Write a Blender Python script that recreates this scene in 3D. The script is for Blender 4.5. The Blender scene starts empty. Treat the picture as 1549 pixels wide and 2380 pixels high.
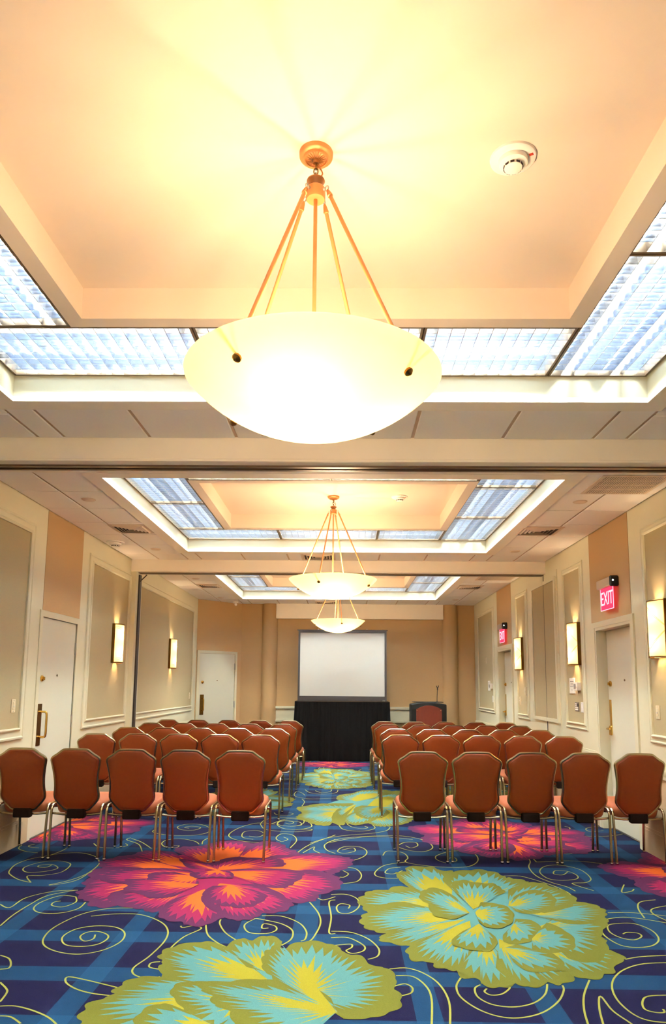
import bpy, math, random
from mathutils import Vector
from mathutils.geometry import tessellate_polygon
random.seed(7)
PI = math.pi
SC = bpy.context.scene
COL = SC.collection

# ------------------------------------------------------------------ camera
CAM_Z = 1.4712
F_PX, PITCH, YAW, ROLL, PY = 1635.531, 0.132640, 0.0160157, 0.0087955, 1374.99
cam_data = bpy.data.cameras.new('camera')
cam = bpy.data.objects.new('camera', cam_data); COL.objects.link(cam)
cam_data.sensor_fit = 'VERTICAL'; cam_data.sensor_height = 36.0
cam_data.lens = F_PX / 2380.0 * 36.0
cam_data.shift_y = (PY - 1190.0) / 2380.0
cam_data.clip_start = 0.05; cam_data.clip_end = 100
fw = Vector((-math.sin(YAW)*math.cos(PITCH), math.cos(YAW)*math.cos(PITCH), math.sin(PITCH)))
rt = Vector((math.cos(YAW), math.sin(YAW), 0)); up = rt.cross(fw)
r2 = rt*math.cos(ROLL) + up*math.sin(ROLL); u2 = -rt*math.sin(ROLL) + up*math.cos(ROLL)
from mathutils import Matrix
cam.matrix_world = Matrix(((r2.x, u2.x, -fw.x, 0), (r2.y, u2.y, -fw.y, 0), (r2.z, u2.z, -fw.z, CAM_Z), (0, 0, 0, 1)))
SC.camera = cam

# ------------------------------------------------------------------ world, exposure
w = bpy.data.worlds.new('world'); SC.world = w; w.use_nodes = True
w.node_tree.nodes['Background'].inputs[0].default_value = (1.0, 0.92, 0.82, 1)
w.node_tree.nodes['Background'].inputs[1].default_value = 0.02
SC.view_settings.view_transform = 'Standard'; SC.view_settings.look = 'None'
SC.view_settings.gamma = 1.0; SC.view_settings.use_curve_mapping = False
SC.view_settings.exposure = 1.40
# lamp strengths of the place (each lamp's builder reads these)
PENDANT_W, TUBE_S, SCONCE_W, EXIT_S = 10.2, 126.0, 9.0, 0.58
WARM, COOL = (1.0, 0.75, 0.50), (0.87, 0.98, 0.97)

# ------------------------------------------------------------------ room dimensions (metres)
H = 3.185                     # tile ceiling
XL, XR = -2.965, 2.772        # side walls
YB = 14.95                    # back wall
YR = -5.0                     # wall behind the photographer
BEAMS = [(-0.13, 0.15), (4.748, 5.03), (9.618, 9.90)]
BEAM_Z = 3.02
RX0, RX1 = -2.03, 1.82        # light recess
RECESS = [(-4.05, -0.80), (0.82, 4.07), (5.67, 8.92), (10.67, 13.94)]
LENS_Z = 3.338
TRAY_Z = 3.50
IX0, IX1 = -1.451, 1.229
PENDANTS = [(-0.12, -2.42, 30), (-0.119, 2.46, 0), (-0.122, 7.42, 15), (-0.105, 12.22, 45)]  # first one is unseen, added behind the camera as frontal fill light

# ------------------------------------------------------------------ materials
def lin(c):
    r = []
    for v in c[:3]:
        v = v/255.0
        r.append(v/12.92 if v <= 0.04045 else ((v+0.055)/1.055)**2.4)
    return (r[0], r[1], r[2], 1)
def new_mat(name):
    m = bpy.data.materials.new(name); m.use_nodes = True
    nt = m.node_tree
    return m, nt, nt.nodes['Principled BSDF'], nt.nodes['Material Output']
def paint(name, rgb, rough=0.6, metal=0.0, var=0.06, scale=12.0, bump=0.0, bscale=200.0, stretch=(1, 1, 1), spec=0.5):
    m, nt, b, out = new_mat(name)
    tc = nt.nodes.new('ShaderNodeTexCoord'); mp = nt.nodes.new('ShaderNodeMapping')
    mp.inputs['Scale'].default_value = stretch
    nt.links.new(tc.outputs['Object'], mp.inputs[0])
    n = nt.nodes.new('ShaderNodeTexNoise'); n.inputs['Scale'].default_value = scale; n.inputs['Detail'].default_value = 4
    nt.links.new(mp.outputs[0], n.inputs['Vector'])
    cr = nt.nodes.new('ShaderNodeMix'); cr.data_type = 'RGBA'
    c = lin(rgb)
    cr.inputs[6].default_value = tuple(x*(1-var) for x in c[:3]) + (1,)
    cr.inputs[7].default_value = tuple(min(1, x*(1+var)) for x in c[:3]) + (1,)
    nt.links.new(n.outputs[0], cr.inputs[0]); nt.links.new(cr.outputs[2], b.inputs['Base Color'])
    b.inputs['Roughness'].default_value = rough; b.inputs['Metallic'].default_value = metal
    b.inputs['Specular IOR Level'].default_value = spec
    if bump:
        n2 = nt.nodes.new('ShaderNodeTexNoise'); n2.inputs['Scale'].default_value = bscale; n2.inputs['Detail'].default_value = 3
        nt.links.new(mp.outputs[0], n2.inputs['Vector'])
        bp = nt.nodes.new('ShaderNodeBump'); bp.inputs['Strength'].default_value = bump; bp.inputs['Distance'].default_value = 0.004
        nt.links.new(n2.outputs[0], bp.inputs['Height']); nt.links.new(bp.outputs[0], b.inputs['Normal'])
    return m
def emit(name, rgb, s, var=0.03):
    m, nt, b, out = new_mat(name)
    nt.nodes.remove(b)
    e = nt.nodes.new('ShaderNodeEmission'); e.inputs[1].default_value = s
    n = nt.nodes.new('ShaderNodeTexNoise'); n.inputs['Scale'].default_value = 8
    mx = nt.nodes.new('ShaderNodeMix'); mx.data_type = 'RGBA'
    mx.inputs[6].default_value = tuple(x*(1-var) for x in rgb) + (1,); mx.inputs[7].default_value = tuple(rgb) + (1,)
    nt.links.new(n.outputs[0], mx.inputs[0]); nt.links.new(mx.outputs[2], e.inputs[0])
    nt.links.new(e.outputs[0], out.inputs[0])
    return m
def opal(name, rgb, trans=0.75, vein=0.05):
    """lit glass shade: passes light diffusely, a little diffuse and gloss"""
    m, nt, b, out = new_mat(name)
    nt.nodes.remove(b)
    c = lin(rgb)[:3]
    n = nt.nodes.new('ShaderNodeTexNoise'); n.inputs['Scale'].default_value = 5; n.inputs['Detail'].default_value = 6
    mx = nt.nodes.new('ShaderNodeMix'); mx.data_type = 'RGBA'
    mx.inputs[6].default_value = tuple(x*(1-vein) for x in c) + (1,); mx.inputs[7].default_value = c + (1,)
    nt.links.new(n.outputs[0], mx.inputs[0])
    t = nt.nodes.new('ShaderNodeBsdfTranslucent'); d = nt.nodes.new('ShaderNodeBsdfDiffuse'); g = nt.nodes.new('ShaderNodeBsdfGlossy')
    g.inputs['Roughness'].default_value = 0.25
    nt.links.new(mx.outputs[2], t.inputs[0]); nt.links.new(mx.outputs[2], d.inputs[0])
    a = nt.nodes.new('ShaderNodeMixShader'); a.inputs[0].default_value = trans
    nt.links.new(d.outputs[0], a.inputs[1]); nt.links.new(t.outputs[0], a.inputs[2])
    a2 = nt.nodes.new('ShaderNodeMixShader'); a2.inputs[0].default_value = 0.03
    nt.links.new(a.outputs[0], a2.inputs[1]); nt.links.new(g.outputs[0], a2.inputs[2])
    nt.links.new(a2.outputs[0], out.inputs[0])
    return m
def clear(name, rgb, k=0.85):
    """inner face of a glass shade: mostly clear"""
    m, nt, b, out = new_mat(name)
    nt.nodes.remove(b)
    t = nt.nodes.new('ShaderNodeBsdfTransparent'); t.inputs[0].default_value = lin(rgb)
    d = nt.nodes.new('ShaderNodeBsdfDiffuse')
    n = nt.nodes.new('ShaderNodeTexNoise'); n.inputs['Scale'].default_value = 6
    mx = nt.nodes.new('ShaderNodeMix'); mx.data_type = 'RGBA'
    mx.inputs[6].default_value = lin((235, 225, 205)); mx.inputs[7].default_value = lin((250, 245, 230))
    nt.links.new(n.outputs[0], mx.inputs[0]); nt.links.new(mx.outputs[2], d.inputs[0])
    a = nt.nodes.new('ShaderNodeMixShader'); a.inputs[0].default_value = k
    nt.links.new(d.outputs[0], a.inputs[1]); nt.links.new(t.outputs[0], a.inputs[2])
    nt.links.new(a.outputs[0], out.inputs[0])
    return m
def carpet_base(name):
    m, nt, b, out = new_mat(name)
    N = nt.nodes.new; L = nt.links.new
    tc = N('ShaderNodeTexCoord'); sep = N('ShaderNodeSeparateXYZ'); L(tc.outputs['Object'], sep.inputs[0])
    def math_(op, a, bb=None, cc=None):
        n = N('ShaderNodeMath'); n.operation = op
        for i, v in enumerate((a, bb, cc)):
            if v is None: continue
            if isinstance(v, (int, float)): n.inputs[i].default_value = v
            else: L(v, n.inputs[i])
        return n.outputs[0]
    # woven bands across the room, one every 0.543 m
    ph = math_('FLOORED_MODULO', math_('SUBTRACT', sep.outputs[1], 3.713), 0.543)
    band_y = math_('LESS_THAN', ph, 0.178)
    band_x = None
    for x0, wd in ((-2.80, .13), (-2.075, .13), (-1.325, .13), (-0.63, .14), (-0.30, .15), (0.335, .12), (0.905, .12), (1.86, .17), (2.45, .13)):
        c = math_('COMPARE', sep.outputs[0], x0 + wd/2, wd/2)
        band_x = c if band_x is None else math_('MAXIMUM', band_x, c)
    band = math_('MAXIMUM', band_y, band_x)
    both = math_('MULTIPLY', band_y, band_x)
    nz = N('ShaderNodeTexNoise'); nz.inputs['Scale'].default_value = 260; nz.inputs['Detail'].default_value = 2
    L(tc.outputs['Object'], nz.inputs['Vector'])
    def mix(f, a, bb):
        n = N('ShaderNodeMix'); n.data_type = 'RGBA'; L(f, n.inputs[0])
        for i, v in ((6, a), (7, bb)):
            if isinstance(v, tuple): n.inputs[i].default_value = v
            else: L(v, n.inputs[i])
        return n.outputs[2]
    c1 = mix(band, lin(NAVY), lin(BLUE))
    c2 = mix(both, c1, lin(BLUE2))
    vv = mix(nz.outputs[0], (.72, .72, .72, 1), (1.25, 1.25, 1.25, 1))
    mul = N('ShaderNodeMix'); mul.data_type = 'RGBA'; mul.blend_type = 'MULTIPLY'; mul.inputs[0].default_value = 1
    L(c2, mul.inputs[6]); L(vv, mul.inputs[7]); L(mul.outputs[2], b.inputs['Base Color'])
    b.inputs['Roughness'].default_value = 0.95; b.inputs['Specular IOR Level'].default_value = 0.1
    bp = N('ShaderNodeBump'); bp.inputs['Strength'].default_value = 0.4; bp.inputs['Distance'].default_value = 0.003
    L(nz.outputs[0], bp.inputs['Height']); L(bp.outputs[0], b.inputs['Normal'])
    return m
NAVY, BLUE, BLUE2 = (13, 9, 34), (14, 41, 62), (19, 50, 72)

M = {}
M['white'] = paint('white_wall_paint', (222, 214, 180), 0.5, var=0.02)
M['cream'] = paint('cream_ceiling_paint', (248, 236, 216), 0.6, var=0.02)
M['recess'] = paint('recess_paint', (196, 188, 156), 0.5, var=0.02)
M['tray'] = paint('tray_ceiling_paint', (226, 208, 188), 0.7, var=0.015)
M['tile'] = paint('acoustic_tile', (250, 242, 232), 0.9, var=0.03, scale=60, bump=0.25, bscale=500)
M['grid'] = paint('ceiling_grid', (212, 182, 152), 0.6)
M['fabric'] = paint('wall_fabric', (182, 164, 122), 0.9, var=0.10, scale=90, bump=0.4, bscale=260, stretch=(1, 1, 9))
M['fabric_brown'] = paint('wall_fabric_back', (192, 154, 104), 0.9, var=0.09, scale=90, bump=0.4, bscale=260, stretch=(1, 1, 9))
M['tan'] = paint('wainscot_fabric', (196, 168, 128), 0.8, var=0.06, scale=50)
M['door'] = paint('door_paint', (216, 211, 186), 0.4, var=0.015)
M['brass'] = paint('polished_brass', (214, 170, 84), 0.22, 1.0)
M['dark_brass'] = paint('aged_brass', (124, 92, 44), 0.35, 1.0, var=0.2)
M['steel'] = paint('satin_steel', (190, 186, 178), 0.3, 1.0)
M['track'] = paint('dark_track', (46, 34, 28), 0.5)
M['track_alu'] = paint('bronze_aluminium', (120, 100, 82), 0.35, 0.8)
M['louver'] = paint('silver_louver', (212, 220, 234), 0.24, 1.0, var=0.04)
M['lframe'] = paint('lens_frame', (112, 92, 70), 0.45, 0.4)
M['housing'] = paint('lamp_housing_white', (228, 236, 244), 0.5)
M['tube'] = emit('fluorescent_tube', COOL, TUBE_S)
M['gold'] = paint('pendant_gold', (206, 142, 84), 0.45, 0.4, var=0.08)
M['gold_dark'] = paint('pendant_bronze', (168, 112, 66), 0.4, 0.5, var=0.1)
M['bowl'] = opal('alabaster_glass', (244, 226, 176), 0.62, 0.08)
M['bowl_in'] = clear('alabaster_inner', (255, 244, 215), 0.6)
M['shade'] = opal('sconce_glass', (236, 214, 172), 0.35, 0.03)
M['shade_in'] = clear('sconce_inner', (255, 246, 226), 0.6)
M['plastic'] = paint('white_plastic', (244, 238, 226), 0.4, var=0.02)
M['ivory'] = paint('ivory_plastic', (226, 208, 166), 0.4)
M['black'] = paint('black_plastic', (24, 22, 20), 0.45)
M['dark'] = paint('dark_slot', (44, 24, 18), 0.7)
M['vent'] = paint('vent_metal', (228, 204, 178), 0.5)
M['vent_dark'] = paint('vent_throat', (66, 48, 36), 0.8)
M['vinyl'] = paint('brown_vinyl', (128, 52, 10), 0.5, var=0.08, scale=40, bump=0.15, bscale=500, spec=0.25)
M['seat'] = paint('coral_vinyl', (146, 74, 36), 0.6, var=0.06, scale=40, bump=0.15, bscale=500, spec=0.25)
M['chrome'] = paint('bronze_tube', (176, 156, 120), 0.24, 1.0)
M['glide'] = paint('chrome_glide', (220, 216, 206), 0.15, 1.0)
M['strap'] = paint('dark_bracket', (30, 17, 9), 0.85, spec=0.1)
M['cloth'] = paint('black_cloth', (15, 12, 10), 0.95, var=0.2, scale=30, spec=0.1)
M['screen'] = paint('projection_fabric', (184, 180, 170), 0.8, var=0.01)
M['sframe'] = paint('screen_frame', (52, 44, 40), 0.5)
M['wood'] = paint('cherry_wood', (112, 38, 16), 0.45, var=0.18, scale=14, stretch=(6, 1, 0.5))
M['podium'] = paint('charcoal_plastic', (30, 28, 24), 0.6, spec=0.3)
M['exit_red'] = emit('exit_acrylic', (1.0, 0.05, 0.12), EXIT_S)
M['exit_text'] = emit('exit_letters', (1.0, 0.42, 0.48), EXIT_S*1.6)
M['exit_box'] = paint('exit_housing', (190, 172, 150), 0.4, 0.5)
M['led'] = emit('indicator_led', (1, 1, 0.9), 6)
M['grey_print'] = paint('grey_print', (140, 128, 118), 0.7)
M['brown_plate'] = paint('brown_plate', (92, 72, 54), 0.5)
M['red_print'] = paint('red_print', (190, 60, 40), 0.5)
M['carpet'] = carpet_base('carpet_navy_bands')
def yarn(n, c): return paint(n, c, 0.95, var=0.22, scale=260, bump=0.35, bscale=300, spec=0.1)
M['y_purple'] = yarn('carpet_purple', (70, 26, 50)); M['y_magenta'] = yarn('carpet_magenta', (116, 22, 52)); M['y_orange'] = yarn('carpet_orange', (182, 76, 24))
M['y_olive'] = yarn('carpet_olive', (84, 80, 24)); M['y_aqua'] = yarn('carpet_aqua', (68, 104, 98)); M['y_lime'] = yarn('carpet_lime', (122, 108, 24))
M['y_line'] = yarn('carpet_line', (128, 122, 48))

# ------------------------------------------------------------------ mesh helpers
class MB:
    def __init__(s): s.v = []; s.f = []; s.mi = []; s.cur = 0
    def add(s, vs, fs):
        o = len(s.v); s.v += [tuple(p) for p in vs]
        for f in fs: s.f.append(tuple(i+o for i in f)); s.mi.append(s.cur)
        return s
    def box(s, x0, x1, y0, y1, z0, z1):
        return s.add([(x0,y0,z0),(x1,y0,z0),(x1,y1,z0),(x0,y1,z0),(x0,y0,z1),(x1,y0,z1),(x1,y1,z1),(x0,y1,z1)],
                     [(0,3,2,1),(4,5,6,7),(0,1,5,4),(1,2,6,5),(2,3,7,6),(3,0,4,7)])
    def bev(s, x0, x1, y0, y1, z0, z1, b):
        """box with all edges chamfered"""
        vs = []; idx = {}
        for ix, sx in ((0,1),(1,-1)):
            for iy, sy in ((0,1),(1,-1)):
                for iz, sz in ((0,1),(1,-1)):
                    p = ((x0,x1)[ix], (y0,y1)[iy], (z0,z1)[iz])
                    for ax in range(3):
                        q = [p[0]+sx*b, p[1]+sy*b, p[2]+sz*b]; q[ax] = p[ax]
                        idx[(ix,iy,iz,ax)] = len(vs); vs.append(tuple(q))
        F = []
        for a in range(2):
            F.append([idx[(a,0,0,0)], idx[(a,1,0,0)], idx[(a,1,1,0)], idx[(a,0,1,0)]])
            F.append([idx[(0,a,0,1)], idx[(1,a,0,1)], idx[(1,a,1,1)], idx[(0,a,1,1)]])
            F.append([idx[(0,0,a,2)], idx[(1,0,a,2)], idx[(1,1,a,2)], idx[(0,1,a,2)]])
        for a in range(2):
            for c in range(2):
                F.append([idx[(a,c,0,0)], idx[(a,c,1,0)], idx[(a,c,1,1)], idx[(a,c,0,1)]])
                F.append([idx[(a,0,c,0)], idx[(a,1,c,0)], idx[(a,1,c,2)], idx[(a,0,c,2)]])
                F.append([idx[(0,a,c,1)], idx[(1,a,c,1)], idx[(1,a,c,2)], idx[(0,a,c,2)]])
                for d in range(2):
                    F.append([idx[(a,c,d,0)], idx[(a,c,d,1)], idx[(a,c,d,2)]])
        return s.add(vs, F)
    def tube(s, path, r, n=8, closed=False, cap=True):
        P = [Vector(p) for p in path]; m = len(P)
        rs = r if isinstance(r, (list, tuple)) else [r]*m
        vs = []; t0 = None; nrm = None
        for i in range(m):
            if closed: t = (P[(i+1) % m]-P[i-1]).normalized()
            else: t = (P[min(i+1, m-1)]-P[max(i-1, 0)]).normalized()
            if nrm is None:
                a = Vector((0,0,1)) if abs(t.z) < .9 else Vector((1,0,0))
                nrm = (a - t*a.dot(t)).normalized()
            else:
                nrm = (nrm - t*nrm.dot(t))
                nrm = nrm.normalized() if nrm.length > 1e-6 else Vector((1,0,0))
            bn = t.cross(nrm)
            for k in range(n):
                an = 2*PI*k/n
                vs.append(P[i] + (nrm*math.cos(an)+bn*math.sin(an))*rs[i])
        fs = []
        for i in range(m if closed else m-1):
            j = (i+1) % m
            for k in range(n):
                k2 = (k+1) % n
                fs.append((i*n+k, i*n+k2, j*n+k2, j*n+k))
        if cap and not closed:
            fs.append(tuple(range(n))[::-1]); fs.append(tuple((m-1)*n+k for k in range(n)))
        return s.add(vs, fs)
    def lathe(s, prof, n=32, cx=0, cy=0, closed=False):
        vs = []; fs = []; m = len(prof)
        for (r, z) in prof:
            for k in range(n):
                a = 2*PI*k/n; vs.append((cx+r*math.cos(a), cy+r*math.sin(a), z))
        for i in range(m if closed else m-1):
            j = (i+1) % m
            for k in range(n):
                k2 = (k+1) % n
                fs.append((i*n+k, i*n+k2, j*n+k2, j*n+k))
        return s.add(vs, fs)
    def prism(s, pts, f0, f1):
        """polygon pts (2d) between two placing functions"""
        n = len(pts)
        vs = [f0(*p) for p in pts] + [f1(*p) for p in pts]
        fs = [tuple(range(n))[::-1], tuple(range(n, 2*n))] + [(i, (i+1) % n, n+(i+1) % n, n+i) for i in range(n)]
        return s.add(vs, fs)
    def mesh(s, name, mats, smooth=False):
        me = bpy.data.meshes.new(name); me.from_pydata([tuple(p) for p in s.v], [], s.f)
        for m in (mats if isinstance(mats, (list, tuple)) else [mats]): me.materials.append(M[m] if isinstance(m, str) else m)
        me.polygons.foreach_set('material_index', s.mi)
        if smooth: me.polygons.foreach_set('use_smooth', [True]*len(s.f))
        me.update()
        if smooth: me.set_sharp_from_angle(angle=math.radians(40))
        return me
    def build(s, name, mats, parent=None, smooth=False, loc=None):
        return place(name, s.mesh(name, mats, smooth), parent, loc)
def place(name, me, parent=None, loc=None, rot=None):
    o = bpy.data.objects.new(name, me); COL.objects.link(o)
    if parent is not None: o.parent = parent
    if loc is not None: o.location = loc
    if rot is not None: o.rotation_euler = rot
    return o
def tag(o, label, cat, group=None, kind=None):
    o['label'] = label; o['category'] = cat
    if group: o['group'] = group
    if kind: o['kind'] = kind
    return o
def empty(name, loc=(0, 0, 0), rz=0.0):
    o = bpy.data.objects.new(name, None); COL.objects.link(o); o.location = loc; o.rotation_euler = (0, 0, rz)
    o.empty_display_size = 0.1
    return o
def copy_tree(o, parent=None):
    c = o.copy(); COL.objects.link(c); c.parent = parent
    for ch in o.children: copy_tree(ch, c)
    return c
def catmull(pts, n=8, closed=False):
    P = [Vector(p) for p in pts]; m = len(P); out = []
    rng = range(m if closed else m-1)
    for i in rng:
        if closed: a, b, c, d = P[i-1], P[i], P[(i+1) % m], P[(i+2) % m]
        else: a, b, c, d = P[max(i-1, 0)], P[i], P[i+1], P[min(i+2, m-1)]
        for k in range(n):
            t = k/n
            out.append(0.5*((2*b)+(c-a)*t+(2*a-5*b+4*c-d)*t*t+(3*b-a-3*c+d)*t**3))
    if not closed: out.append(P[-1])
    return out
def text_mesh(txt, size, mat, depth=0.002):
    cu = bpy.data.curves.new('txt', 'FONT'); cu.body = txt; cu.size = size; cu.extrude = depth
    cu.align_x = 'CENTER'; cu.align_y = 'CENTER'
    to = bpy.data.objects.new('txt', cu); COL.objects.link(to)
    dg = bpy.context.evaluated_depsgraph_get(); dg.update()
    me = bpy.data.meshes.new_from_object(to.evaluated_get(dg))
    bpy.data.objects.remove(to); bpy.data.curves.remove(cu)
    me.materials.clear(); me.materials.append(M[mat])
    return me

# ------------------------------------------------------------------ carpet print, floor coordinates in metres
PINK_PETALS = [
[(-1.014,5.96),(-1.311,6.263),(-1.497,6.496),(-1.463,6.646),(-1.3,6.693),(-1.162,6.898),(-0.984,6.908),(-0.787,6.76),(-0.785,6.534),(-0.783,6.324)],
[(-0.891,5.967),(-0.886,6.716),(-0.735,6.922),(-0.564,6.812),(-0.496,6.624),(-0.404,6.519),(-0.38,6.278),(-0.472,6.111)],
[(-0.841,5.939),(-0.608,6.367),(-0.397,6.413),(-0.217,6.472),(-0.016,6.364),(0.082,6.269),(0.063,6.045),(-0.029,5.862),(-0.088,5.774),(-0.228,5.94),(-0.533,5.925)],
[(-0.807,5.712),(-0.257,5.909),(-0.103,5.802),(-0.013,5.616),(-0.026,5.388),(-0.158,5.218),(-0.193,5.084),(-0.332,5.027),(-0.421,5.161),(-0.626,5.433)],
[(-1.139,5.894),(-1.345,6.13),(-1.48,6.426),(-1.696,6.485),(-1.782,6.431),(-1.817,6.27),(-1.753,6.109),(-1.611,6.053),(-1.501,5.936)],
[(-1.247,5.831),(-1.549,6.119),(-1.827,6.303),(-1.956,6.196),(-2.015,6.063),(-1.938,5.884),(-1.81,5.89),(-1.613,5.841)],
[(-1.239,5.663),(-1.629,5.899),(-1.85,5.918),(-1.951,5.854),(-1.975,5.71),(-1.924,5.55),(-1.929,5.446),(-1.856,5.302),(-1.882,5.207),(-1.804,5.055),(-1.744,5.014),(-1.668,4.893),(-1.537,4.879),(-1.469,4.985),(-1.352,5.119)],
[(-1.125,5.41),(-1.564,5.292),(-1.64,5.15),(-1.539,4.961),(-1.395,4.865),(-1.315,4.849),(-1.262,4.793),(-1.194,4.815),(-1.164,4.998)],
[(-0.996,5.319),(-1.159,5.084),(-1.192,4.955),(-1.189,4.796),(-1.164,4.703),(-1.099,4.633),(-0.996,4.602),(-0.961,4.551),(-0.854,4.538),(-0.809,4.61),(-0.754,4.702),(-0.757,4.758),(-0.861,4.889)],
[(-0.912,5.469),(-0.986,5.135),(-0.923,4.947),(-0.742,4.703),(-0.65,4.652),(-0.56,4.692),(-0.511,4.787),(-0.392,4.831),(-0.334,4.973),(-0.361,5.077),(-0.473,5.296),(-0.629,5.458)],
[(-0.993,5.843),(-1.036,6.178),(-0.924,6.283),(-0.726,6.26),(-0.565,6.268),(-0.479,6.111),(-0.492,5.987),(-0.627,5.95),(-0.832,5.88)],
[(-0.938,5.789),(-0.832,5.88),(-0.609,5.921),(-0.377,5.874),(-0.301,5.736),(-0.365,5.495),(-0.439,5.369),(-0.626,5.433),(-0.799,5.657)],
[(-0.993,5.843),(-1.103,5.867),(-1.23,5.89),(-1.331,6.067),(-1.376,6.193),(-1.251,6.135),(-1.113,6.078),(-1.031,6.146)],
[(-1.099,5.697),(-1.217,5.832),(-1.41,5.881),(-1.591,5.872),(-1.768,5.805),(-1.845,5.633),(-1.785,5.479),(-1.601,5.412),(-1.415,5.396),(-1.272,5.555)],
[(-1.117,5.642),(-1.323,5.77),(-1.492,5.733),(-1.477,5.545),(-1.387,5.397),(-1.24,5.307),(-1.104,5.314),(-1.066,5.462)],
[(-1.061,5.437),(-1.224,5.356),(-1.47,5.545),(-1.64,5.537),(-1.58,5.388),(-1.563,5.245),(-1.47,5.203),(-1.301,5.077),(-1.169,5.127)],
[(-0.993,5.843),(-1.199,5.748),(-1.161,5.64),(-1.078,5.591),(-0.968,5.622),(-0.849,5.602),(-0.844,5.71),(-0.898,5.819)],
[(-0.834,5.423),(-0.954,5.393),(-0.991,5.225),(-0.934,5.072),(-0.822,4.951),(-0.686,4.897),(-0.592,4.941),(-0.532,5.09),(-0.538,5.201),(-0.669,5.334)]]
GREEN_PETALS = [
[(0.745,5.043),(0.517,5.38),(0.452,5.569),(0.429,5.722),(0.432,5.858),(0.508,5.89),(0.536,6.035),(0.732,6.045),(0.792,5.932),(0.891,5.909),(0.808,5.637)],
[(0.864,5.008),(0.765,5.635),(0.816,5.795),(0.906,5.909),(1.095,5.975),(1.226,5.897),(1.269,5.763),(1.306,5.739),(1.401,5.665),(1.395,5.589),(1.189,5.411)],
[(0.764,5.004),(0.508,5.426),(0.403,5.469),(0.329,5.371),(0.208,5.342),(0.152,5.227),(0.111,5.118),(0.132,4.976),(0.178,4.862),(0.281,4.982),(0.447,5.05)],
[(0.782,4.813),(0.425,5.09),(0.297,5.043),(0.205,4.94),(0.159,4.842),(0.12,4.731),(0.128,4.593),(0.187,4.497),(0.284,4.453),(0.416,4.458),(0.589,4.698)],
[(0.793,4.742),(0.433,4.523),(0.297,4.485),(0.225,4.389),(0.233,4.329),(0.325,4.274),(0.386,4.262),(0.515,4.37),(0.646,4.532)],
[(0.81,4.707),(0.497,4.4),(0.385,4.248),(0.361,4.15),(0.395,4.033),(0.483,4.024),(0.494,3.962),(0.575,3.917),(0.636,3.943),(0.688,4.019),(0.784,4.322)],
[(0.845,4.414),(0.668,4.018),(0.603,3.918),(0.617,3.825),(0.697,3.806),(0.702,3.74),(0.76,3.71),(0.826,3.723),(0.875,3.779),(0.896,4.027)],
[(0.925,4.387),(0.811,3.95),(0.855,3.812),(0.886,3.747),(0.95,3.717),(1.039,3.774),(1.088,3.754),(1.17,3.812),(1.196,3.893),(1.134,4.14)],
[(1.134,4.365),(1.163,3.939),(1.209,3.847),(1.296,3.828),(1.364,3.888),(1.425,3.925),(1.468,4.024),(1.548,4.091),(1.553,4.157),(1.513,4.237),(1.407,4.289)],
[(1.194,4.587),(1.24,4.092),(1.363,4.045),(1.492,4.208),(1.551,4.382),(1.546,4.412),(1.569,4.506),(1.664,4.674),(1.697,4.78),(1.684,4.89),(1.453,4.88)],
[(1.159,4.905),(1.42,4.664),(1.559,4.67),(1.67,4.692),(1.705,4.817),(1.745,4.911),(1.75,5.008),(1.698,5.106),(1.623,5.144),(1.632,5.251),(1.335,5.11)],
[(1.126,5.02),(1.216,5.412),(1.395,5.589),(1.507,5.595),(1.569,5.476),(1.615,5.408),(1.644,5.208),(1.59,5.081),(1.526,4.998),(1.331,4.874)],
[(1.138,5.02),(1.213,5.232),(1.359,5.396),(1.481,5.355),(1.494,5.18),(1.438,5.034),(1.354,4.913),(1.218,4.851),(1.147,4.904)],
[(1.074,4.649),(1.111,4.755),(1.208,4.724),(1.228,4.589),(1.19,4.49),(1.113,4.365),(1.012,4.302),(0.944,4.328),(0.961,4.45)],
[(1.121,4.395),(1.292,4.693),(1.355,4.561),(1.371,4.405),(1.323,4.257),(1.243,4.198),(1.132,4.167),(1.074,4.219)],
[(0.925,4.241),(1.012,4.302),(1.085,4.22),(1.173,4.168),(1.194,4.039),(1.163,3.939),(1.069,3.912),(0.973,3.908),(0.926,4.028)],
[(0.836,4.853),(0.797,5.213),(0.708,5.412),(0.61,5.384),(0.549,5.245),(0.548,5.117),(0.583,5.036),(0.584,4.842),(0.631,4.753),(0.72,4.721)],
[(0.874,4.93),(0.817,5.258),(0.82,5.537),(0.92,5.642),(1.019,5.571),(1.139,5.552),(1.168,5.433),(1.168,5.318),(1.022,5.18)],
[(0.872,4.854),(0.954,5.093),(1.059,5.057),(1.116,4.98),(1.117,4.828),(1.071,4.683),(0.99,4.579),(0.899,4.575),(0.862,4.675)],
[(0.855,4.64),(0.73,4.503),(0.64,4.345),(0.647,4.258),(0.721,4.205),(0.819,4.182),(0.895,4.297),(0.91,4.417)]]
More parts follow.
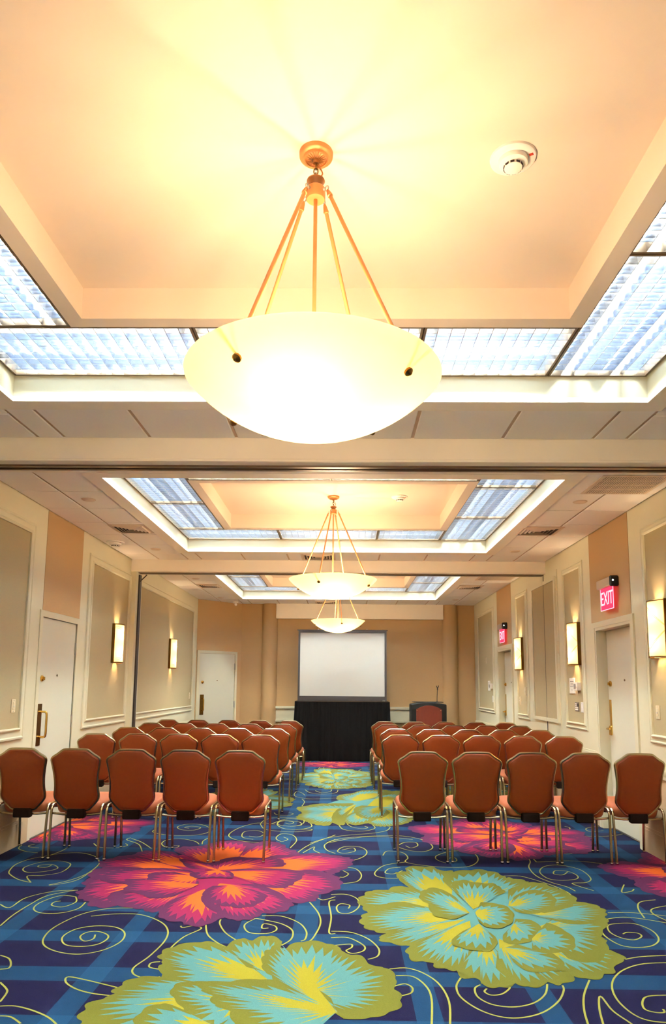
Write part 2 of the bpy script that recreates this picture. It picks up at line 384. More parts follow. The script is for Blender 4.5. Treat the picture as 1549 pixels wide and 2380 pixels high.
NEAR_GREEN_PETALS = [
[(-0.366,3.756),(-0.571,3.776),(-0.708,3.784),(-0.833,3.739),(-0.909,3.777),(-0.957,3.917),(-0.955,3.978),(-0.995,4.038),(-0.989,4.136),(-0.922,4.223),(-0.782,4.281),(-0.668,4.216),(-0.599,4.102),(-0.466,3.922)],
[(-0.401,3.866),(-0.501,3.92),(-0.599,4.102),(-0.659,4.165),(-0.638,4.269),(-0.585,4.343),(-0.528,4.31),(-0.471,4.378),(-0.406,4.38),(-0.346,4.299),(-0.364,4.211)],
[(-0.348,3.578),(-0.741,3.729),(-0.898,3.777),(-1.021,3.773),(-1.079,3.703),(-1.101,3.6),(-1.095,3.551),(-1.165,3.478),(-1.17,3.366),(-1.136,3.263),(-1.077,3.13),(-0.846,3.101)],
[(-0.179,3.609),(-0.323,3.654),(-0.361,3.867),(-0.358,4.079),(-0.344,4.195),(-0.316,4.162),(-0.302,4.231),(-0.218,4.304),(-0.102,4.291),(-0.012,4.208),(0.02,4.126),(0.099,4.097),(0.166,3.961),(0.235,3.934),(0.278,3.808),(0.26,3.701),(0.284,3.601),(0.27,3.483),(0.193,3.403),(0.122,3.368),(0.013,3.354)],
[(-0.444,3.504),(-0.606,3.721),(-0.741,3.729),(-0.82,3.687),(-0.818,3.586),(-0.764,3.492),(-0.713,3.404),(-0.694,3.278),(-0.573,3.11)],
[(-0.501,3.225),(-0.728,3.425),(-0.823,3.479),(-0.892,3.431),(-0.914,3.332),(-0.9,3.251),(-0.837,3.101)],
[(-0.018,3.428),(-0.253,3.734),(-0.412,3.768),(-0.564,3.736),(-0.694,3.718),(-0.69,3.64),(-0.622,3.568),(-0.594,3.475),(-0.512,3.411),(-0.473,3.294),(-0.427,3.115),(-0.202,3.052)],
[(-0.017,3.406),(-0.039,3.495),(-0.207,3.709),(-0.374,3.825),(-0.422,3.953),(-0.428,4.109),(-0.389,4.21),(-0.351,4.281),(-0.327,4.08),(-0.265,3.9),(-0.152,3.711),(-0.05,3.565)]]
AISLE_GREEN_PETALS = [
[(0.175,9.304),(0.017,9.374),(-0.077,9.451),(-0.053,9.799),(0.131,9.996),(0.265,10.246),(0.471,10.311),(0.632,10.323),(0.686,10.037),(0.451,9.573)],
[(0.294,8.925),(0.548,10.122),(0.816,10.239),(0.942,9.608),(0.823,8.404),(0.734,7.967),(0.516,7.726),(0.364,7.717),(0.26,7.879),(0.125,7.758),(0.039,8.102)],
[(0.041,8.622),(0.146,9.143),(-0.087,9.127),(-0.318,9.073),(-0.463,8.911),(-0.557,8.795),(-0.519,8.585),(-0.474,8.452),(-0.519,8.222),(-0.498,8.069),(-0.411,7.954),(-0.338,7.814),(-0.224,7.709),(-0.137,7.742),(-0.087,8.094)],
[(0.17,9.068),(-0.118,7.856),(-0.114,8.344),(-0.046,8.757),(0.016,8.62),(0.028,8.353),(0.004,8.1),(0.027,7.808),(-0.05,7.72)],
[(0.352,8.783),(0.112,8.49),(0.004,8.162),(0.016,7.922),(0.103,7.785),(0.259,7.851),(0.383,8.124)],
[(0.484,8.938),(0.233,8.996),(0.14,8.769),(0.158,8.361),(0.268,8.117),(0.443,8.189),(0.558,8.519)]]
SCROLLS = [
[(-2.315,5.437),(-2.42,5.612),(-2.308,5.638),(-2.21,5.728),(-2.21,5.906),(-2.255,6.02),(-2.378,6.086),(-2.5,6.032),(-2.556,5.888),(-2.529,5.778),(-2.455,5.716),(-2.353,5.743),(-2.29,5.812),(-2.294,5.879),(-2.377,5.967),(-2.46,5.939),(-2.454,5.884),(-2.385,5.874),(-2.371,5.953)],
[(-2.315,5.437),(-2.44,5.51),(-2.57,5.647),(-2.626,5.751),(-2.668,5.952),(-2.637,6.122),(-2.559,6.227),(-2.454,6.337),(-2.29,6.373),(-2.12,6.25),(-2.038,6.104),(-1.995,5.963),(-1.993,5.696),(-2.056,5.508),(-2.155,5.38),(-2.075,5.418),(-1.999,5.531),(-1.979,5.783)],
[(-2.733,6.542),(-2.822,6.566),(-2.86,6.621),(-2.833,6.682)],
[(-2.663,6.353),(-2.786,6.4),(-2.899,6.505),(-2.937,6.646)],
[(-2.484,6.642),(-2.484,6.444),(-2.519,6.281)],
[(-1.91,7.427),(-1.902,7.284),(-1.739,7.156),(-1.52,7.135),(-1.371,7.246),(-1.354,7.46),(-1.487,7.679),(-1.646,7.708),(-1.717,7.55),(-1.639,7.407),(-1.518,7.392),(-1.471,7.527),(-1.576,7.596),(-1.638,7.532),(-1.582,7.483)],
[(-1.331,6.765),(-1.396,6.884),(-1.542,6.983),(-1.668,6.931),(-1.683,6.776),(-1.607,6.632),(-1.512,6.62),(-1.503,6.696),(-1.556,6.693)],
[(-1.304,6.767),(-1.321,6.919),(-1.283,7.082)],
[(-2.306,6.741),(-2.204,6.599),(-2.052,6.579),(-1.975,6.67),(-2.015,6.757)],
[(-2.043,7.006),(-2.049,6.91),(-1.887,6.734),(-1.774,6.454)],
[(-2.027,6.975),(-1.887,6.825),(-1.722,6.569)],
[(-1.362,4.875),(-1.542,4.853),(-1.672,4.737),(-1.746,4.507),(-1.74,4.32),(-1.683,4.184),(-1.565,4.091),(-1.435,4.064),(-1.326,4.132),(-1.272,4.269),(-1.298,4.411),(-1.386,4.503),(-1.51,4.517),(-1.607,4.455),(-1.634,4.325),(-1.574,4.205),(-1.476,4.176),(-1.391,4.213),(-1.364,4.3),(-1.388,4.371),(-1.464,4.423),(-1.522,4.402),(-1.533,4.329),(-1.483,4.26),(-1.445,4.297),(-1.458,4.368)],
[(-1.601,4.697),(-1.464,4.746),(-1.295,4.74),(-1.136,4.613),(-1.05,4.459),(-1.024,4.279),(-1.049,4.048),(-1.087,3.898),(-1.068,3.815),(-1.005,3.769),(-0.92,3.78)],
[(-2.086,4.493),(-2.102,4.696),(-2.091,4.922),(-2.057,5.119),(-1.911,5.257)],
[(-2.291,4.913),(-2.194,4.847),(-2.184,5.063),(-2.054,5.224),(-1.896,5.258)],
[(-1.853,5.103),(-1.967,5.123),(-2.039,4.971),(-2.029,4.832),(-1.943,4.747),(-1.818,4.752),(-1.74,4.844),(-1.741,4.985)],
[(-1.853,5.103),(-1.807,4.982),(-1.853,4.876),(-1.938,4.905),(-1.952,4.975),(-1.918,5.001)],
[(-1.092,3.644),(-1.276,3.727),(-1.382,3.762),(-1.368,3.697),(-1.292,3.625),(-1.201,3.579),(-1.099,3.555)],
[(-1.567,3.428),(-1.498,3.431),(-1.4,3.391),(-1.306,3.331),(-1.241,3.267)],
[(-1.521,3.334),(-1.468,3.325),(-1.398,3.267)],
[(-1.861,4.032),(-1.793,3.989),(-1.747,3.916),(-1.732,3.859),(-1.77,3.844)],
[(-1.692,3.685),(-1.625,3.612),(-1.602,3.565),(-1.588,3.472)],
[(-0.616,4.313),(-0.699,4.436),(-0.758,4.588),(-0.766,4.67)],
[(-0.55,4.7),(-0.602,4.575),(-0.557,4.442),(-0.452,4.428),(-0.399,4.486),(-0.413,4.563),(-0.484,4.6),(-0.488,4.521),(-0.449,4.523)],
[(-0.515,4.752),(-0.389,4.749),(-0.27,4.629),(-0.215,4.475),(-0.214,4.347),(-0.237,4.311)],
[(-0.55,4.7),(-0.492,4.673),(-0.376,4.604),(-0.301,4.49),(-0.296,4.343),(-0.344,4.238)],
[(-0.841,4.565),(-0.796,4.395),(-0.722,4.274),(-0.661,4.208)],
[(-0.99,4.539),(-0.97,4.509),(-0.917,4.542),(-0.855,4.498),(-0.928,4.353),(-0.962,4.18),(-0.958,4.115)],
[(-0.97,3.975),(-1.013,3.959),(-1.008,3.901),(-0.95,3.875)],
[(-0.223,5.053),(-0.155,4.824),(-0.134,4.615),(-0.165,4.385),(-0.187,4.313)],
[(-0.192,5.205),(-0.135,5.106),(-0.048,5.186)],
[(-0.047,5.11),(-0.089,5.059),(-0.069,4.741),(-0.077,4.462),(-0.039,4.445)],
[(-0.779,6.867),(-0.927,6.905),(-1.072,7.04),(-1.125,7.237),(-1.064,7.564),(-0.913,7.806),(-0.722,7.758)],
[(-0.858,7.003),(-0.975,7.094),(-0.989,7.35),(-0.865,7.41),(-0.782,7.257),(-0.828,7.103),(-0.918,7.147)],
[(-0.768,7.755),(-0.608,8.073),(-0.409,7.96),(-0.325,7.666),(-0.451,7.489),(-0.611,7.535),(-0.699,7.76),(-0.645,7.945),(-0.476,7.894),(-0.442,7.716),(-0.552,7.652)],
[(-0.477,6.66),(-0.439,6.979),(-0.498,7.222),(-0.61,7.267),(-0.644,7.064),(-0.58,6.924),(-0.526,7.022),(-0.575,7.117)],
[(-0.405,6.455),(-0.306,6.802),(-0.071,7.247)],
[(-0.349,6.482),(-0.262,6.715),(-0.257,6.587),(-0.195,6.466)],
[(-0.069,7.048),(-0.165,6.809),(-0.14,6.593),(-0.063,6.473)],
[(-0.149,6.904),(0.015,7.103),(0.314,7.22),(0.593,7.236),(0.786,7.05),(0.835,6.777),(0.755,6.601),(0.638,6.595),(0.531,6.717),(0.517,6.804),(0.59,6.945),(0.693,6.951),(0.699,6.814),(0.63,6.723),(0.588,6.808)],
[(-0.005,6.603),(0.094,6.693),(0.111,6.567),(0.014,6.48),(-0.044,6.559),(0.015,6.733),(0.154,6.74),(0.218,6.573),(0.184,6.369),(0.069,6.211),(-0.059,6.204)],
[(0.355,6.418),(0.403,6.583),(0.535,6.532),(0.567,6.35),(0.535,6.198),(0.66,6.096),(0.866,6.036),(1.051,6.081),(1.165,6.305),(1.159,6.582),(0.99,6.614),(0.831,6.443),(0.811,6.287),(0.887,6.179),(0.972,6.258),(0.972,6.372),(0.9,6.329)],
[(0.535,6.198),(0.355,6.081),(0.265,5.871),(0.267,5.742),(0.348,5.684),(0.432,5.688)],
[(0.475,6.017),(0.384,5.978),(0.341,5.842),(0.407,5.813),(0.484,5.915)],
[(-0.012,5.992),(0.102,5.963),(0.15,5.768),(0.112,5.582),(-0.003,5.517)],
[(0.005,5.891),(0.048,5.795),(0.014,5.699),(-0.02,5.697)],
[(-0.079,5.238),(0.029,5.243),(0.104,5.144),(0.115,4.975),(0.056,4.836),(-0.015,4.833),(-0.037,4.945),(-0.009,5.026),(0.05,4.996),(0.042,4.925)],
[(-0.065,4.483),(0.052,4.47),(0.153,4.364),(0.208,4.212),(0.197,4.099),(0.142,4.051)],
[(-0.064,4.373),(0.038,4.377),(0.124,4.259),(0.122,4.176),(0.061,4.132),(0.025,4.172),(0.056,4.223),(0.05,4.273),(-0.037,4.252)],
[(0.251,3.923),(0.343,3.94),(0.426,3.873),(0.487,3.743),(0.507,3.549),(0.477,3.314)],
[(0.279,3.84),(0.366,3.83),(0.419,3.715),(0.428,3.57),(0.396,3.311)],
[(0.258,3.709),(0.315,3.741),(0.348,3.699),(0.337,3.637),(0.282,3.6)],
[(0.608,3.826),(0.569,3.72),(0.571,3.598),(0.63,3.475),(0.714,3.404),(0.809,3.397),(0.921,3.453),(1.025,3.568),(1.088,3.689),(1.102,3.752)],
[(0.692,3.745),(0.656,3.698),(0.654,3.601),(0.709,3.523),(0.806,3.504),(0.909,3.552),(0.987,3.649),(1.029,3.763)],
[(0.715,3.7),(0.697,3.663),(0.721,3.627),(0.776,3.641),(0.827,3.705),(0.831,3.743)],
[(1.26,3.823),(1.172,3.644),(1.118,3.482),(1.087,3.335)],
[(1.817,4.07),(1.633,4.048),(1.498,3.97),(1.398,3.855),(1.337,3.723),(1.313,3.578),(1.331,3.446),(1.383,3.386),(1.49,3.369)],
[(1.869,4.18),(1.665,4.15),(1.552,4.106)],
[(1.626,3.66),(1.483,3.643),(1.427,3.582),(1.404,3.503),(1.44,3.471),(1.48,3.473),(1.489,3.506)],
[(1.154,3.337),(1.196,3.506),(1.247,3.634),(1.248,3.486),(1.276,3.382),(1.288,3.342)],
[(1.591,4.61),(1.575,4.458),(1.611,4.318),(1.698,4.288),(1.8,4.326),(1.879,4.434),(1.899,4.584),(1.841,4.7),(1.73,4.696),(1.66,4.653),(1.63,4.535),(1.659,4.443),(1.723,4.41),(1.791,4.467),(1.794,4.523),(1.736,4.539),(1.697,4.507)],
[(1.692,4.777),(1.822,4.825),(1.945,4.788),(2.107,4.691)],
[(1.755,4.91),(1.929,4.917),(2.177,4.84)],
[(2.2,5.214),(2.071,5.158),(1.996,5.011),(1.954,4.809)],
[(2.307,5.12),(2.099,5.016),(2.049,4.9),(2.081,4.752)],
[(1.668,6.568),(1.651,6.293),(1.678,6.257),(1.942,6.308),(2.159,6.245),(2.234,6.105)],
[(1.619,6.565),(1.605,6.29),(1.538,6.07),(1.528,5.804),(1.594,5.623),(1.674,5.511),(1.702,5.401)],
[(1.841,5.418),(1.742,5.6),(1.86,5.636),(1.937,5.761),(1.939,6.021),(1.821,6.155),(1.683,6.113),(1.59,5.937),(1.596,5.744),(1.679,5.687),(1.807,5.724),(1.855,5.82),(1.828,5.949),(1.732,5.977),(1.685,5.876),(1.745,5.846),(1.819,5.948)],
[(1.254,5.79),(1.391,5.797),(1.494,5.678),(1.592,5.507),(1.637,5.344),(1.625,5.188)],
[(2.129,5.59),(2.034,5.389),(2.117,5.42),(2.156,5.477)],
[(2.377,7.83),(2.398,7.717),(2.265,7.436),(2.419,7.341),(2.683,7.356),(2.901,7.526),(2.92,7.748),(2.777,7.855),(2.572,7.727),(2.559,7.56),(2.716,7.624)],
[(2.131,7.175),(2.141,6.939),(2.22,6.723),(2.022,6.562),(1.92,6.606)],
[(-0.878,7.753),(-0.854,7.986),(-0.733,8.146),(-0.559,8.126),(-0.437,8.012),(-0.426,7.809),(-0.504,7.665),(-0.636,7.684),(-0.7,7.792),(-0.68,7.938),(-0.591,7.943),(-0.529,7.86),(-0.566,7.772),(-0.615,7.826)],
[(-0.878,7.753),(-0.799,7.487),(-0.642,7.393),(-0.463,7.378),(-0.322,7.463),(-0.345,7.514),(-0.491,7.479)],
[(-0.304,6.862),(-0.164,7.081),(0.035,7.234),(0.294,7.347),(0.447,7.483),(0.502,7.671)],
[(-0.121,6.903),(0.085,7.095),(0.339,7.204),(0.681,7.083)],
[(-0.039,7.748),(0.005,7.534),(0.12,7.448),(0.247,7.471),(0.337,7.607),(0.322,7.77)],
[(0.049,7.81),(0.102,7.647),(0.207,7.573),(0.263,7.63),(0.233,7.709)],
[(-0.51,9.766),(-0.572,9.991),(-0.642,10.081),(-0.661,9.845),(-0.612,9.626),(-0.426,9.468),(-0.199,9.526),(0.017,9.584)],
[(-0.538,10.284),(-0.451,10),(-0.263,9.875),(-0.097,10.026),(-0.07,10.27)],
[(-0.388,10.197),(-0.296,10.012),(-0.184,10.115),(-0.158,10.313)],
[(-0.534,9.46),(-0.487,9.218),(-0.501,8.909)],
[(-0.796,8.431),(-0.748,8.303),(-0.617,8.279),(-0.571,8.38),(-0.629,8.442)],
[(0.271,12.614),(0.374,12.475),(0.502,12.56),(0.474,12.785),(0.349,12.851),(0.271,12.614)],
[(-0.142,12.578),(0.019,12.371),(0.15,12.311),(0.109,12.675),(-0.053,12.706)],
[(-0.439,12.857),(-0.41,13.1)],
[(-0.354,13.105),(-0.329,12.867),(-0.253,12.75)]]

# ------------------------------------------------------------------ floor with carpet print
def smooth2(pts, n=6): return [Vector((p.x, p.y)) for p in catmull([(a, b, 0) for a, b in pts], n)]
XCL, XCR = XL+0.005, XR+0.10
def clampx(x): return min(max(x, XCL), XCR)
def add_petal(mb, pts, cols, z, rng, tf):
    base = Vector(tf(*pts[0])); edge = smooth2([tf(*p) for p in pts[1:]], 7)
    m = len(edge)
    L = sum((edge[i+1]-edge[i]).length for i in range(m-1))
    lumps = max(3, int(L/0.13))
    out = []
    for i, p in enumerate(edge):
        k = 1 + 0.035*(abs(math.sin(PI*lumps*i/(m-1)))-0.5)
        out.append(base+(p-base)*k)
    size = max((p-base).length for p in out); sc = min(1.5, max(.55, size/.45))
    def ring(dlo, dhi, count):
        r = [base]
        for j in range(count+1):
            t = j/count*(m-1); i = min(int(t), m-2); q = out[i].lerp(out[i+1], t-i)
            taper = math.sin(PI*(0.05+0.90*j/count))**0.25
            d = (dhi[0]+rng.random()*dhi[1]) if j % 2 else (dlo[0]+rng.random()*dlo[1])
            ln = max((q-base).length, 1e-4)
            r.append(base+(q-base)*max(0.06, 1-d*sc/ln)*taper)
        return r
    cnt = max(8, int(L/0.035)//2*2)
    def put(poly, ci, dz):
        mb.cur = ci
        pv = [(clampx(p.x), min(p.y, YB-0.01), z+dz) for p in poly]
        tri = []
        for i in range(1, len(pv)-1):
            a, b, c = pv[0], pv[i], pv[i+1]
            tri.append(((b[0]-a[0])*(c[1]-a[1])-(b[1]-a[1])*(c[0]-a[0]), i))
        sg = 1 if sum(t[0] for t in tri) > 0 else -1
        bad = [t for t in tri if t[0]*sg < -1e-7]
        if bad and dz == 0:
            fs = [tuple(f) for f in tessellate_polygon([[Vector(p) for p in pv]])]
        else:
            fs = [(0, i, i+1) for s_, i in tri if s_*sg > 0]
        mb.add(pv, fs)
    put([base]+out, cols[0], 0)
    e = (.085, .03, .022, .02) if cols[0] == 1 else (.10, .04, .022, .02)
    put(ring(e[:2], e[2:], cnt), cols[1], 0.00008)
    e = (.22, .05, .11, .04) if cols[0] == 1 else (.25, .05, .13, .05)
    put(ring(e[:2], e[2:], max(8, int(cnt*0.8)//2*2)), cols[2], 0.00016)
fl = MB()
fl.add([(XL-.1, YR, 0), (XR+.25, YR, 0), (XR+.25, YB+.1, 0), (XL-.1, YB+.1, 0)], [(0, 1, 2, 3)])
rng = random.Random(3)
def hull(P):
    P = sorted(P); lo = []; hi = []
    for seq, o in ((P, lo), (P[::-1], hi)):
        for p in seq:
            while len(o) > 1 and (o[-1][0]-o[-2][0])*(p[1]-o[-2][1])-(o[-1][1]-o[-2][1])*(p[0]-o[-2][0]) <= 0: o.pop()
            o.append(p)
    return lo[:-1]+hi[:-1]
def flower(petals, cols, tf, z0=0.0006):
    hp = hull([tf(*q) for p in petals for q in p]); mx = sum(p[0] for p in hp)/len(hp); my = sum(p[1] for p in hp)/len(hp)
    fl.cur = cols[1]; fl.add([(clampx(mx+(x-mx)*.72), min(my+(y-my)*.72, YB-.01), z0-.0001) for x, y in hp], [tuple(range(len(hp)))])
    for i, p in enumerate(petals): add_petal(fl, p, cols, z0+i*0.00024, rng, tf)
PK, GN = (1, 2, 3), (4, 5, 6)
def ribbon(pts, wd, z):
    c = smooth2(pts, 6)
    L = []; R = []
    for i in range(len(c)):
        t = (c[min(i+1, len(c)-1)]-c[max(i-1, 0)])
        t = t.normalized() if t.length > 1e-6 else Vector((1, 0))
        nn = Vector((-t.y, t.x))*wd/2
        L.append(c[i]+nn); R.append(c[i]-nn)
    vs = [(clampx(p.x), p.y, z) for p in L+R]; m = len(c)
    fl.cur = 7
    fl.add(vs, [(i, m+i, m+i+1, i+1) for i in range(m-1)])
for i, s_ in enumerate(SCROLLS): ribbon(s_, 0.0098, 0.0003+0.000002*i)
idt = lambda x, y: (x, y)
flower(PINK_PETALS, PK, idt)
flower(GREEN_PETALS, GN, idt)
flower(NEAR_GREEN_PETALS, GN, idt)
flower(AISLE_GREEN_PETALS, GN, idt)
flower(PINK_PETALS, PK, lambda x, y: (.689-(x-.086)*.85, 7.60+(y-6.18)*.80), 0.0009)      # under the right chairs
flower(PINK_PETALS, PK, lambda x, y: (2.127-(x-.086)*.85, 6.06+(y-6.18)*.85), 0.0012)     # by the right wall
flower(PINK_PETALS, PK, lambda x, y: (-1.98+(x-.086)*.85, 7.75+(y-6.18)*.62), 0.0009)     # by the left wall
flower(PINK_PETALS, PK, lambda x, y: (.573+(x-.086)*.72, 13.75+(y-6.18)*.5), 0.0009)      # before the screen table
flower(GREEN_PETALS, GN, lambda x, y: (.46+(x-1.566)*.85, 11.65+(y-4.9)*1.1), 0.0009)     # far aisle
flower(GREEN_PETALS, GN, lambda x, y: (-.62-(x-.112)*.9, 9.3+(y-5.0)*.9), 0.0012)         # left of the aisle
flower(GREEN_PETALS, GN, lambda x, y: (1.0+(x-.112)*.9, 10.6+(y-5.0)*.9), 0.0012)
for s_ in SCROLLS[:40]:
    ribbon([(x, y+6.9) for x, y in s_], 0.0098, 0.0004)
floor = fl.build('floor', ['carpet', 'y_purple', 'y_magenta', 'y_orange', 'y_olive', 'y_aqua', 'y_lime', 'y_line'])
tag(floor, 'navy and blue carpet with giant pink and green flowers and yellow scrolls', 'carpet', kind='structure')

# ------------------------------------------------------------------ walls
def wall_x(name, label, x0, x1, openings, mats=('white', 'tan')):
    mb = MB(); ys = YR
    def seg(y0, y1, z0, z1):
        if z0 < 0.70 < z1:
            mb.cur = 1; mb.box(x0, x1, y0, y1, z0, 0.70); mb.cur = 0; mb.box(x0, x1, y0, y1, 0.70, z1)
        else:
            mb.cur = 0; mb.box(x0, x1, y0, y1, z0, z1)
    for (a, b, zt) in openings:
        seg(ys, a, 0, H+0.02); seg(a, b, zt, H+0.02); ys = b
    seg(ys, YB+0.1, 0, H+0.02)
    o = mb.build(name, list(mats)); tag(o, label, 'wall', kind='structure')
    return o
D_L = (6.845, 7.745, 2.12); D_R1 = (6.79, 7.775, 2.12); D_R2 = (11.66, 12.69, 2.12)
wall_left = wall_x('wall_left', 'white left wall with beige fabric panels in moulded frames', XL-0.15, XL, [D_L])
wall_right = wall_x('wall_right', 'white right wall with narrow beige fabric panels and two recessed doors', XR, XR+0.24, [D_R1, D_R2])
mb = MB(); mb.box(XL-.15, XR+.24, YB, YB+.15, 0, H+.02)
wall_back = mb.build('wall_back', 'fabric_brown'); tag(wall_back, 'tan fabric wall behind the projection screen', 'wall', kind='structure')
mb = MB(); mb.box(XL-.15, XR+.24, YR-.15, YR, 0, H+.02)
wall_rear = mb.build('wall_rear', 'white'); tag(wall_rear, 'plain white wall behind the viewer', 'wall', kind='structure')
# oblique corner wall with its door
OA, OB = Vector((XL, 14.15, 0)), Vector((-2.17, YB+.01, 0))
od = (OB-OA); OL = od.length; oang = math.atan2(od.y, od.x)
mb = MB(); mb.prism([(0, 0), (OL, 0), (OL-.12, .15), (.12, .15)], lambda x, y: (x, y, 0), lambda x, y: (x, y, H+.02))
wall_corner = mb.build('wall_corner', 'fabric_brown', loc=OA); wall_corner.rotation_euler = (0, 0, oang)
tag(wall_corner, 'slanted tan fabric corner wall holding a cream door', 'wall', kind='structure')

def side(sgn, y, off, z):
    """a point on a side wall: sgn -1 left, +1 right; off = distance into the room"""
    return ((XL+off) if sgn < 0 else (XR-off), y, z)
def wbox(mb, sgn, y0, y1, z0, z1, o0, o1):
    if sgn < 0: mb.box(XL+o0, XL+o1, y0, y1, z0, z1)
    else: mb.box(XR-o1, XR-o0, y0, y1, z0, z1)
def frame_ring(mb, sgn, y0, y1, z0, z1, prof):
    """mitred moulding around a rectangle; prof = [(grow, off)]"""
    n = len(prof); vs = []
    for (g, o) in prof:
        for (yy, zz) in ((y0-g, z0-g), (y1+g, z0-g), (y1+g, z1+g), (y0-g, z1+g)): vs.append(side(sgn, yy, o, zz))
    fs = []
    for i in range(n-1):
        for k in range(4):
            k2 = (k+1) % 4; q = (i*4+k, i*4+k2, (i+1)*4+k2, (i+1)*4+k)
            fs.append(q if sgn < 0 else q[::-1])
    mb.add(vs, fs)
PROF = [(0.0, 0.002), (0.0, 0.020), (0.012, 0.026), (0.022, 0.022), (0.030, 0.012), (0.075, 0.010), (0.085, 0.018), (0.10, 0.016), (0.108, 0.002)]
def wall_panel(wall, sgn, y0, y1, z0=1.065, z1=2.873, prof=PROF):
    mb = MB(); wbox(mb, sgn, y0, y1, z0, z1, -0.01, 0.004); mb.build('fabric_panel', 'fabric', wall)
    mb = MB(); frame_ring(mb, sgn, y0, y1, z0, z1, prof); mb.build('panel_moulding', 'white', wall)
for a, b in ((5.15, 6.46), (8.13, 9.53), (9.99, 13.74), (0.3, 4.6), (-4.8, -.3)): wall_panel(wall_left, -1, a, b)
NP = PROF[:5] + [(0.055, 0.010), (0.062, 0.016), (0.072, 0.014), (0.078, 0.002)]
for a, b in ((5.15, 6.415), (8.20, 8.815), (10.69, 11.25), (13.08, 14.50), (0.3, 4.6), (-4.8, -.3)): wall_panel(wall_right, 1, a, b, prof=NP)
for wall, sgn, a, b in ((wall_left, -1, 6.835, 7.80), (wall_right, 1, 6.79, 7.885), (wall_right, 1, 11.65, 12.72)):
    mb = MB(); wbox(mb, sgn, a, b, 2.185, H, -0.01, 0.004); mb.build('fabric_panel', 'fabric_brown', wall)
# low rails of the wainscot and baseboards, interrupted by the doors
def spans(openings, extra=()):
    ys = YR; out = []
    for a, b in sorted([(o[0]-.06, o[1]+.06) for o in openings]+list(extra)):
        if a > ys: out.append((ys, a))
        ys = b
    out.append((ys, YB)); return out
for wall, sgn, ops, nm in ((wall_left, -1, [D_L], 'left'), (wall_right, 1, [D_R1, D_R2], 'right')):
    for a, b in spans(ops):
        b = min(b, 14.12) if sgn < 0 else b
        mb = MB(); wbox(mb, sgn, a, b, 0.735, 0.765, 0, 0.016); wbox(mb, sgn, a, b, 0.765, 0.785, 0, 0.010); mb.build('rail', 'white', wall)
        mb = MB(); wbox(mb, sgn, a, b, 0.690, 0.715, 0, 0.014); mb.build('rail', 'white', wall)
        bb = MB(); wbox(bb, sgn, a, b, 0.0, 0.20, 0, 0.010); wbox(bb, sgn, a, b, 0.20, 0.225, 0, 0.006)
        o = bb.build('baseboard_'+nm, 'tan')
        tag(o, {('left', True): 'tan baseboard along the left wall before the door', ('left', False): 'tan baseboard along the left wall beyond the door'}.get((nm, b < 7)) or
            ('tan baseboard of the right wall before the near door' if b < 7 else 'tan baseboard of the right wall between both doors' if b < 12 else 'tan baseboard of the right wall beyond the far door'), 'baseboard', kind='structure')
# back wall dressings
mb = MB(); mb.box(-1.44, 2.10, YB-.10, YB, 2.87, H); mb.build('soffit', 'cream', wall_back)
mb = MB(); mb.box(-1.44, 2.10, YB-.115, YB-.10, 2.875, 2.935); mb.build('soffit_moulding', 'cream', wall_back)
mb = MB(); mb.box(-1.44, 2.10, YB-.02, YB, 0.70, 1.0); mb.build('wainscot', 'white', wall_back)
mb = MB(); mb.box(-1.44, 2.10, YB-.045, YB, 0.985, 1.035); mb.build('rail', 'white', wall_back)
mb = MB(); mb.box(-1.44, 2.10, YB-.04, YB, 0.715, 0.755); mb.build('rail', 'white', wall_back)
mb = MB(); mb.box(-1.44, 2.10, YB-.03, YB, 0.0, 0.12); mb.build('base_rail', 'tan', wall_back)
for cx, r_, lb in ((-1.575, .165, 'round tan column left of the projection screen'), (2.245, .160, 'round tan column right of the lectern')):
    mb = MB(); mb.lathe([(r_, 0), (r_, H)], 40, cx, YB+.02)
    c = mb.build('column', 'fabric_brown', smooth=True); tag(c, lb, 'column', kind='structure')

